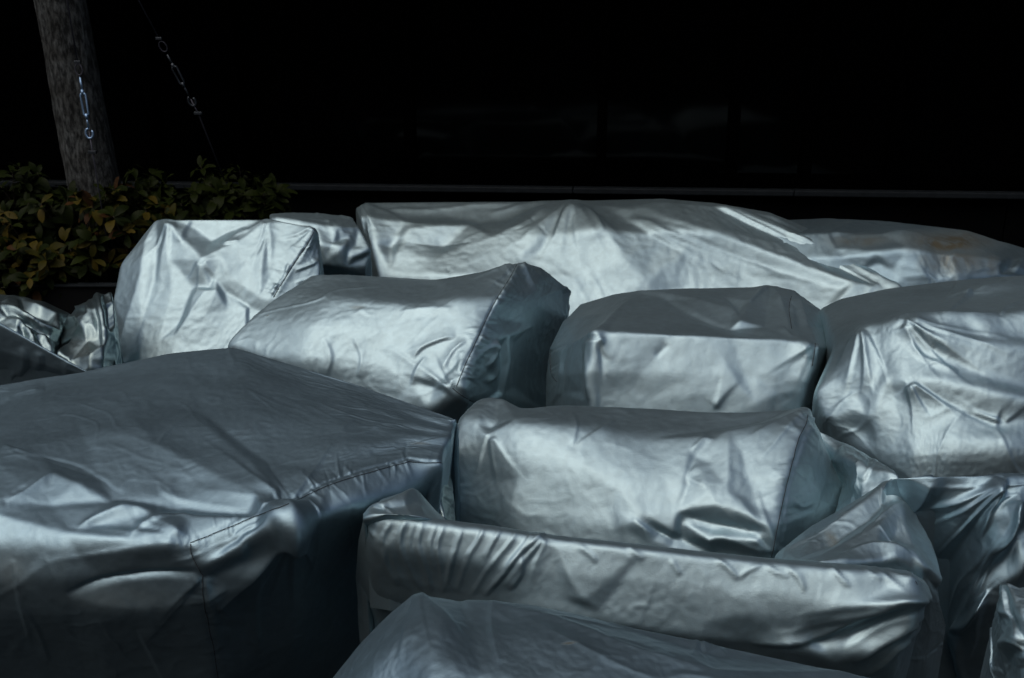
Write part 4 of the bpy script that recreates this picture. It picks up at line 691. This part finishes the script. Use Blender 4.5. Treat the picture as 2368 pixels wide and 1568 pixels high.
cover('draped_cover', 'narrow rumpled greenish cover squeezed in left of the tall chair cover',
    9, rz([[(740, 735), (890, 508), (950, 403), (1165, 305), (1235, 262), (1392, 264)], [(770, 790), (910, 640), (1010, 540), (1130, 450), (1250, 390), (1422, 350)], [(900, 800), (980, 740), (1060, 680), (1180, 640), (1285, 640), (1440, 620)],
           [(860, 860), (930, 860), (1050, 860), (1180, 860), (1290, 850), (1478, 830)], [(712, 1020), (850, 1050), (1000, 1080), (1150, 1060), (1300, 1040), (1440, 1060)], [(700, 1150), (850, 1200), (1000, 1250), (1140, 1260), (1300, 1240), (1420, 1200)]],
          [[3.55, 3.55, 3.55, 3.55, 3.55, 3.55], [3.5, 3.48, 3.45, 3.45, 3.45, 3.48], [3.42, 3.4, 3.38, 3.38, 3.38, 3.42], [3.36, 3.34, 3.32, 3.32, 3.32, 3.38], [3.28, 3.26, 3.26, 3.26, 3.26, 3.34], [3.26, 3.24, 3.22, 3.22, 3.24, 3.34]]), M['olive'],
    feats=[(9, (940, 410, 2), (1110, 430, 3), (1170, 310, 1)), (9, (950, 430, -1), (1060, 470, -1)), (9, (890, 520, 2), (1010, 560, 3), (980, 660, 1)), (9, (960, 560, -1), (930, 620, -1)), (9, (1255, 380, 3), (1270, 550, 5), (1285, 700, 5), (1285, 830, 3)), (9, (1200, 420, -1), (1230, 560, -2), (1240, 760, -2)),
           (9, (1230, 270, 3), (1300, 290, 2), (1390, 270, 3)), (9, (1340, 420, -1), (1360, 700, -1)), (9, (715, 1015, 2), (860, 840, 3), (1060, 620, 3), (1130, 500, 2)), (9, (900, 1040, -1), (1080, 800, -1.5), (1180, 650, 0)), (9, (1160, 1060, 4), (1270, 930, 3), (1370, 750, 3)), (9, (1240, 920, -1), (1250, 850, -2)), (9, (1160, 1060, 4), (1145, 1160, 3)), (9, (1300, 1120, 0), (1350, 950, 0))],
    strokes=[(9, [(1255, 380), (1275, 540), (1285, 820)], 1.0, 8, 7), (9, [(940, 410), (1000, 425), (1110, 440)], .8, 8, 8), (9, [(1110, 370), (1160, 310)], .7, 6, 6), (9, [(1010, 560), (960, 600), (1000, 640)], .8, 7, 6), (9, [(1165, 1055), (1220, 990), (1290, 920)], .8, 8, 10), (9, [(720, 1010), (800, 930), (870, 835)], .8, 7, 8)],
    soil=[(9, 1050, 950, 230, 250, .35)], back=(0, .04), right=(0, .05), round_=.006, exc=.025, cap=.009, seed=93, res=.0024)
cover('wedge_cover', 'near-black shaded cover at the left edge tucked behind the biggest front cover',
    0, rz([[(-300, 560), (-100, 690), (0, 746), (95, 800), (190, 852), (230, 872)], [(-300, 700), (-100, 780), (0, 810), (95, 840), (190, 870), (235, 880)], [(-300, 960), (-100, 960), (0, 960), (95, 960), (190, 960), (235, 960)]],
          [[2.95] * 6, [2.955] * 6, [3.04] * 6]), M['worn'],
    strokes=[(9, [(170, 1200), (150, 1320), (100, 1400)], .6, 10, 16), (9, [(500, 950), (520, 1050), (480, 1200)], .4, 14, 20), (9, [(820, 1080), (840, 1200), (820, 1300)], .4, 10, 18), (9, [(300, 900), (330, 1100), (260, 1300)], .4, 14, 24)], und=2, back=(0, .1), left=(-.05, .1), right=(.05, .1), round_=.004, exc=.006, cap=.006, seed=95, res=.0035)
# ------------------------------------------------------------------ ground, facade, planter
M['ground'] = simple('dark_paving', (.010, .011, .012), .8, 0, .06, 12, .4, .3)
M['panel'] = simple('black_granite', (.002, .0023, .0026), .4, 0, .08, 60, .3)
M['frame'] = simple('black_frame_metal', (.0005, .0005, .0006), .8, 0, .0, 30, .3)
M['sill'] = simple('grey_metal_sill', (.015, .019, .022), .6, .2, .15, 25, .5)
M['glass'] = simple('dark_window_glass', (.0004, .0005, .0006), .07, 0, .07, 2, .3)
M['letters'] = simple('black_vinyl_letters', (.0002, .0002, .0002), .9, 0, .0)
M['inside'] = simple('blind_fabric', (.004, .005, .007), .8, 0, .1)
M['soil'] = simple('planter_soil', (.02, .016, .012), .9, 0, .2, 30, .4, .5)
M['planter'] = simple('black_planter_metal', (.006, .0065, .007), .4, 0, .25, 20, .3)
M['bark'] = None
g = MB(); g.v = [(-90, -90, 0), (90, -90, 0), (90, 90, 0), (-90, 90, 0)]; g.f = [(0, 1, 2, 3)]
tag(g.build('ground', M['ground']), kind='structure')

WY0 = 5.72
fa = empty('shop_front', (0, WY0, 0), R(-4.2))
tag(fa, 'black shop front of dark glass panes above a thin grey sill', 'building')
def lx_of(px, py=200):
    d = ray(px, py); c, s = math.cos(R(-4.2)), math.sin(R(-4.2))
    # hit the rotated wall plane: points (t*c, WY0 + t*s)
    t = WY0 * d[0] / (c * d[1] - s * d[0]); return t
ZS = .665
xs = [-14, -10.5, -8.2, -6.2, -4.4] + [lx_of(x, 300) for x in (345, 545, 942, 1392, 1700, 1875, 2075)] + [5.0, 7, 9.5, 12, 14]
MB().box(-14, 14, .12, .5, 0, ZS - .03).build('backing_wall', M['frame'], fa)
k = 0; x = -14.0
while x < 14:                                       # stone base panels with open joints
    MB().box(x + .004, x + 1.396, .06, .119, .02, ZS - .035).build('base_panel', M['panel'], fa, bevel=.004); x += 1.4
x = -14.0; cuts = [-14, lx_of(1325, 428), lx_of(1835, 430), 14]
for a, b in zip(cuts[:-1], cuts[1:]):
    MB().box(a + .002, b - .002, -.03, .14, ZS - .034, ZS).build('sill', M['sill'], fa, bevel=.006)
MB().box(-14, 14, .03, .12, ZS + .002, ZS + .05).build('lower_rail', M['frame'], fa, bevel=.004)
MB().box(-14, 14, .05, .12, ZS + .052, ZS + .075).build('glazing_bead', M['frame'], fa)
HT = 4.2
for a in xs: MB().box(a - .028, a + .028, .02, .13, ZS + .052, HT).build('mullion', M['frame'], fa, bevel=.004)
for a, b in zip(xs[:-1], xs[1:]):
    MB().box(a + .018, b - .018, .085, .097, ZS + .062, HT + .05).build('pane', M['glass'], fa)
MB().box(-14, 14, .0, .5, HT, 9.5).build('upper_wall', M['panel'], fa)
MB().box(-14, 14, -1.5, -.002, 4.0, 4.18).build('unseen_canopy', M['panel'], fa)  # out of view, added to block sky and keep rear cover tops dark
# pale blinds just behind the glass of two panes
for px0, px1 in ((1010, 1180), (1420, 1560)):
    MB().box(lx_of(px0, 50), lx_of(px1, 50), .10, .105, 1.35, HT - .1).build('blind', M['inside'], fa)
cu = bpy.data.curves.new('letters', 'FONT'); cu.body = 'RF'; cu.size = .19; cu.extrude = .0006
to = bpy.data.objects.new('lettering', cu); col.objects.link(to)
bpy.context.view_layer.update(); dg = bpy.context.evaluated_depsgraph_get()
lm = bpy.data.meshes.new_from_object(to.evaluated_get(dg)); bpy.data.objects.remove(to)
d_ = ray(1225, 78); lo = link('lettering', lm, M['letters'], fa)
lo.location = (lx_of(1218, 78), .0835, CAM_H + d_[2] / d_[1] * 5.75); lo.rotation_euler = (R(90), 0, 0)

# ------------------------------------------------------------------ opposite side of the street, seen only mirrored, raised to block low sky and darken cover fronts
ob = MB().box(-30, 30, -13, -9, 0, 8.8).build('street_wall', M['ground']); tag(ob, kind='structure')

# ------------------------------------------------------------------ planter, tree, shrubs
pl = empty('planter', (-2.6, 4.35, 0)); tag(pl, 'long low black planter box holding the shrub at the left', 'planter')
def loc(p): return Vector(p)
MB().box(-2.4, 1.52, -.02, 0.0, 0, .44).build('front_panel', M['planter'], pl, bevel=.003)
MB().box(1.52, 1.54, -.02, .95, 0, .44).build('end_panel', M['planter'], pl, bevel=.003)
MB().box(-2.4, 1.55, -.035, .012, .442, .452).build('rim', M['sill'], pl, bevel=.002)
MB().box(-2.4, 1.515, .005, .95, .3, .40).build('soil_bed', M['soil'], pl)

m, N, L, b = mat_base('tree_bark'); M['bark'] = m
tc = N.new('ShaderNodeTexCoord'); mp = N.new('ShaderNodeMapping'); mp.inputs['Scale'].default_value = (1, 1, .35); L.new(tc.outputs['Object'], mp.inputs[0])
n1 = N.new('ShaderNodeTexNoise'); n1.inputs['Scale'].default_value = 55; n1.inputs['Detail'].default_value = 8; n1.inputs['Roughness'].default_value = .7; L.new(mp.outputs[0], n1.inputs['Vector'])
n2 = N.new('ShaderNodeTexNoise'); n2.inputs['Scale'].default_value = 14; n2.inputs['Detail'].default_value = 6; L.new(tc.outputs['Object'], n2.inputs['Vector'])
r1 = N.new('ShaderNodeValToRGB'); r1.color_ramp.elements[0].position = .42; r1.color_ramp.elements[0].color = (.02, .022, .022, 1); r1.color_ramp.elements[1].position = .66; r1.color_ramp.elements[1].color = (.14, .15, .148, 1)
L.new(n1.outputs['Fac'], r1.inputs[0])
mx = N.new('ShaderNodeMix'); mx.data_type = 'RGBA'; mx.blend_type = 'MULTIPLY'; mx.inputs['Factor'].default_value = .7
r2 = N.new('ShaderNodeValToRGB'); r2.color_ramp.elements[0].position = .4; r2.color_ramp.elements[0].color = (.35, .33, .3, 1); r2.color_ramp.elements[1].position = .65; L.new(n2.outputs['Fac'], r2.inputs[0])
L.new(r1.outputs[0], mx.inputs['A']); L.new(r2.outputs[0], mx.inputs['B']); L.new(mx.outputs['Result'], b.inputs['Base Color']); b.inputs['Roughness'].default_value = .9; b.inputs['Specular IOR Level'].default_value = .15
bp = N.new('ShaderNodeBump'); bp.inputs['Strength'].default_value = 1.0; bp.inputs['Distance'].default_value = .012; L.new(n1.outputs['Fac'], bp.inputs['Height']); L.new(bp.outputs[0], b.inputs['Normal'])

def leafmat(name, c1, c2):
    m, N, L, b = mat_base(name); oi = N.new('ShaderNodeObjectInfo'); tc = N.new('ShaderNodeTexCoord')
    no = N.new('ShaderNodeTexNoise'); no.inputs['Scale'].default_value = 45; L.new(tc.outputs['Object'], no.inputs['Vector'])
    ad = N.new('ShaderNodeMath'); ad.operation = 'MULTIPLY_ADD'; L.new(oi.outputs['Random'], ad.inputs[0]); ad.inputs[1].default_value = .8; 
    s = N.new('ShaderNodeMath'); s.operation = 'MULTIPLY'; L.new(no.outputs['Fac'], s.inputs[0]); s.inputs[1].default_value = .3; L.new(s.outputs[0], ad.inputs[2])
    mx = N.new('ShaderNodeMix'); mx.data_type = 'RGBA'; mx.inputs['A'].default_value = (*c1, 1); mx.inputs['B'].default_value = (*c2, 1); L.new(ad.outputs[0], mx.inputs['Factor'])
    L.new(mx.outputs['Result'], b.inputs['Base Color']); b.inputs['Roughness'].default_value = .5; b.inputs['Specular IOR Level'].default_value = .06
    return m
M['leaf_g'] = leafmat('leaf_dark_green', (.006, .010, .002), (.016, .022, .004)); M['leaf_y'] = leafmat('leaf_olive_yellow', (.024, .026, .005), (.062, .046, .008)); M['leaf_r'] = leafmat('leaf_rusty', (.025, .012, .005), (.05, .025, .009))
M['stem'] = simple('shrub_stem', (.03, .022, .012), .8)

tr = empty('tree', (0, 0, 0)); tag(tr, 'leaning grey tree trunk standing in the shrub behind a hanging turnbuckle cable', 'tree')
TY = 4.75
pB = at(228, 470, TY); pT = at(136, 0, TY)
dv = (pB - pT); base = pB + dv * ((0.38 - pB[2]) / dv[2]); tr.location = base
nt_, ns_ = 60, 28; mb = MB()
for i in range(nt_):
    t = i / (nt_ - 1); z = .38 + t * 3.4; c = pB + dv * ((z - pB[2]) / dv[2]); rad = .118 - .013 * t * 2 + .03 * math.exp(-(z - .38) / .25)
    for k in range(ns_):
        a = 2 * math.pi * k / ns_; r_ = rad * (1 + .03 * math.sin(3 * a + z * 4) + .02 * math.sin(7 * a - z * 9) + rng.uniform(-.02, .02))
        # old branch scars
        for (sz, sa, dd) in ((1.33, -1.5, .10), (1.02, -1.62, .09), (1.62, -1.2, .06)):
            r_ -= rad * dd * math.exp(-((z - sz) / .03) ** 2 - ((a - 2 * math.pi - sa) / .22) ** 2)
        mb.v.append((c[0] - base[0] + r_ * math.cos(a), c[1] - base[1] + r_ * math.sin(a), z - base[2]))
for i in range(nt_ - 1):
    for k in range(ns_): mb.f.append((i * ns_ + k, i * ns_ + (k + 1) % ns_, (i + 1) * ns_ + (k + 1) % ns_, (i + 1) * ns_ + k))
mb.build('trunk', M['bark'], tr, True)
top = pB + dv * ((3.75 - pB[2]) / dv[2]) - base
for (ax, ay, l) in ((-.7, .2, 1.3), (.6, .35, 1.4), (.1, -.5, 1.1), (-.2, .6, 1.2)):
    pts = [(top[0] + ax * l * t + .05 * math.sin(5 * t), top[1] + ay * l * t, top[2] - .1 + l * t * .9) for t in np.linspace(0, 1, 8)]
    MB().tube(pts, [.07 * (1 - .75 * t) for t in np.linspace(0, 1, 8)], 10).build('limb', M['bark'], tr, True)

# one leaf: an obovate blade folded along its midrib and curling down
def leaf_mesh(name, L_, W_l, curl, mat, seed):
    r = random.Random(seed); mb = MB(); n = 7
    for i in range(n):
        t = i / (n - 1); w = W_l * (math.sin(math.pi * min(1, t * .93 + .03) ** 1.35)) ** .8 * .5; ang = curl * t
        x = L_ * (math.sin(ang) / curl if abs(curl) > 1e-3 else t); z = -L_ * ((1 - math.cos(ang)) / curl if abs(curl) > 1e-3 else 0)
        rip = .08 * W_l * math.sin(t * 9 + r.random() * 3)
        mb.v += [(x, -w, z + .3 * w + rip), (x, 0, z), (x, w, z + .3 * w - rip)]
    for i in range(n - 1):
        a = 3 * i; mb.f += [(a, a + 1, a + 4, a + 3), (a + 1, a + 2, a + 5, a + 4)]
    me = bpy.data.meshes.new(name); me.from_pydata(mb.v, [], mb.f); me.materials.append(mat); me.shade_smooth(); return me
LEAF = []
for j, (mt, wgt) in enumerate((('leaf_g', 5), ('leaf_y', 4), ('leaf_r', 1))):
    LEAF.append(([leaf_mesh('leaf', .095 * s, .040 * s, c, M[mt], 9 * j + q) for q, (s, c) in enumerate(((1, .5), (.85, .9), (1.1, 1.3), (.7, .3)))], wgt))
def pick_leaf(r, bright):
    u = r.random()
    if u < .07: return r.choice(LEAF[2][0])
    return r.choice(LEAF[1][0]) if u < .07 + bright else r.choice(LEAF[0][0])
def shrub(label, blobs, n_ros, seed, limit):
    r = random.Random(seed)
    root = empty('shrub', (float(blobs[0][0]), float(blobs[0][1]), .4)); tag(root, label, 'shrub', 'leafy shrubs in the planter')
    org = Vector(root.location); ros = []
    for _ in range(n_ros):
        bx, by, bz, rx, ry, rz_ = r.choice(blobs)
        while True:
            d = Vector((r.gauss(0, 1), r.gauss(0, 1), r.gauss(0, 1))).normalized() * (r.random() ** .35)
            break
        p = Vector((bx + d.x * rx, by + d.y * ry, max(.43, bz + d.z * rz_))); ros.append((p, d))
    ros.sort(key=lambda q: q[0].y * 1.0 - q[0].z * .3)
    cnt = 0; mbx = MB(); stems = MB()
    for (p, d) in ros:
        up = (Vector((d.x * .5, d.y * .5 - .25, .8)) + Vector((r.uniform(-.3, .3), r.uniform(-.3, .3), 0))).normalized()
        q = up.to_track_quat('Z', 'Y').to_matrix()
        foot = Vector((p.x - up.x * .25 + r.uniform(-.05, .05), p.y - up.y * .25 + .05, max(.40, p.z - .35)))
        stems.tube([foot - org, (foot * .4 + p * .6) - org + Vector((r.uniform(-.02, .02), 0, 0)), p - org], [.005, .0035, .002], 4)
        nl = r.randint(6, 9); a0 = r.random() * 6.28
        for k in range(nl):
            az = a0 + 6.283 * k / nl + r.uniform(-.25, .25); tilt = r.uniform(-.75, .35)
            if k >= nl - 2: tilt = -r.uniform(.8, 1.2)
            me = pick_leaf(r, .38)
            m4 = Matrix.Translation(p - org - up * r.uniform(0, .03)) @ q.to_4x4() @ Matrix.Rotation(az, 4, 'Z') @ Matrix.Rotation(tilt, 4, 'Y') @ Matrix.Rotation(r.uniform(-.4, .4), 4, 'X') @ Matrix.Scale(r.uniform(.7, 1.1), 4)
            if cnt < limit:
                o = bpy.data.objects.new('leaf', me); col.objects.link(o); o.parent = root; o.matrix_local = m4; cnt += 1
            else:
                n0 = len(mbx.v); mbx.v += [tuple(m4 @ v.co) for v in me.vertices]; mbx.f += [tuple(n0 + i for i in f.vertices) for f in me.polygons]
    if mbx.v:
        fo = mbx.build('foliage', M['leaf_g'], root, True); fo['kind'] = 'stuff'
    stems.build('stem', M['stem'], root, True)
def wp(px, py, Y): return tuple(at(px, py, Y))
B1 = [(*wp(60, 560, 4.55), .35, .28, .30), (*wp(10, 520, 4.6), .3, .28, .3), (*wp(150, 560, 4.5), .28, .22, .26), (*wp(-90, 560, 4.6), .3, .3, .34), (*wp(30, 640, 4.35), .30, .10, .16), (*wp(90, 470, 4.65), .25, .2, .12)]
B2 = [(*wp(330, 470, 4.75), .24, .25, .16), (*wp(430, 450, 4.85), .24, .22, .15), (*wp(270, 560, 4.5), .22, .16, .24), (*wp(540, 450, 4.9), .22, .2, .12), (*wp(600, 460, 4.95), .13, .15, .08), (*wp(400, 500, 4.7), .3, .2, .1)]
shrub('olive and rust leaved shrub at the left edge in front of the tree trunk', B1, 210, 4, 300)
shrub('dark olive shrub right of the tree trunk, reaching toward the shop sill', B2, 190, 6, 300)

# ------------------------------------------------------------------ guy cables with turnbuckles
M['cable'] = simple('steel_cable', (.06, .06, .075), .5, .6, .3); M['zinc'] = simple('zinc_steel', (.28, .42, .60), .45, .95, .5); M['darksteel'] = simple('dull_steel', (.06, .07, .08), .45, .8, .4)
def eye(c, d, r_, up):
    d = d.normalized(); s = d.cross(up).normalized()
    return [c + d * (r_ * 1.5 * math.cos(a)) + s * (r_ * math.sin(a)) for a in np.linspace(0, 2 * math.pi, 16, endpoint=False)]
def cable(name, label, A, Bp, segs, mat_body, end_pt):
    """A..Bp straight line; segs = parameter places: clip, eye, turnbuckle top, turnbuckle bottom, eye, clip"""
    A, Bp = Vector(A), Vector(Bp); rt = empty(name, tuple(A)); tag(rt, label, 'cable', 'guy cables beside the tree')
    d = Bp - A; L_ = d.length; u = d / L_; up = Vector((0, -1, 0)); s = u.cross(up).normalized()
    P_ = lambda t: u * (t * L_)
    c1, e1, t1, t2, e2, c2 = segs
    MB().tube([P_(-.9), P_(c1)], .0035, 6).build('wire', M['cable'], rt, True)
    MB().tube(eye(P_((c1 + e1) / 2), u, .016, up), .003, 6, True).build('wire_loop', M['cable'], rt, True)
    MB().box(-.014, .014, -.006, .006, -.006, .006).build('clamp', M['darksteel'], rt, bevel=.002).location = P_(c1)
    MB().tube([P_(e1), P_(t1)], .0045, 8).build('eye_bolt', mat_body, rt, True)
    for q in (-1, 1): MB().tube([P_(t1) + s * q * .002, P_(t1 + .012 / L_ * .8) + s * q * .011, P_(t2 - .012 / L_ * .8) + s * q * .011, P_(t2) + s * q * .002], .0045, 8).build('turnbuckle_bar', mat_body, rt, True)
    for t in (t1, t2): MB().tube([P_(t) - u * .012, P_(t) + u * .012], .0075, 8).build('turnbuckle_end', mat_body, rt, True)
    MB().tube([P_(t2), P_(e2)], .0045, 8).build('eye_bolt', mat_body, rt, True)
    hook = [P_(e2) + u * (.022 + .022 * -math.cos(a)) + s * (.016 * math.sin(a)) for a in np.linspace(.1, 5.3, 14)]
    MB().tube(hook, .0055, 8).build('hook', mat_body, rt, True)
    MB().box(-.018, .018, -.008, .008, -.007, .007).build('clamp', M['darksteel'], rt, bevel=.002).location = P_(c2)
    MB().tube([P_(e2 + .02), P_(c2), Vector(end_pt) - A], .0035, 6).build('wire', M['cable'], rt, True)
cable('guy_cable', 'steel guy cable with bright turnbuckle hanging in front of the tree trunk', at(155, 0, 4.56), at(214, 352, 4.50),
      (.40, .50, .60, .76, .84, 1.0), M['zinc'], at(248, 560, 4.40))
cable('guy_cable', 'thin guy cable with small turnbuckle slanting between the trunk and the windows', at(320, 0, 4.7), at(458, 262, 4.78),
      (.33, .47, .57, .74, .85, 1.0), M['darksteel'], at(520, 420, 4.85))
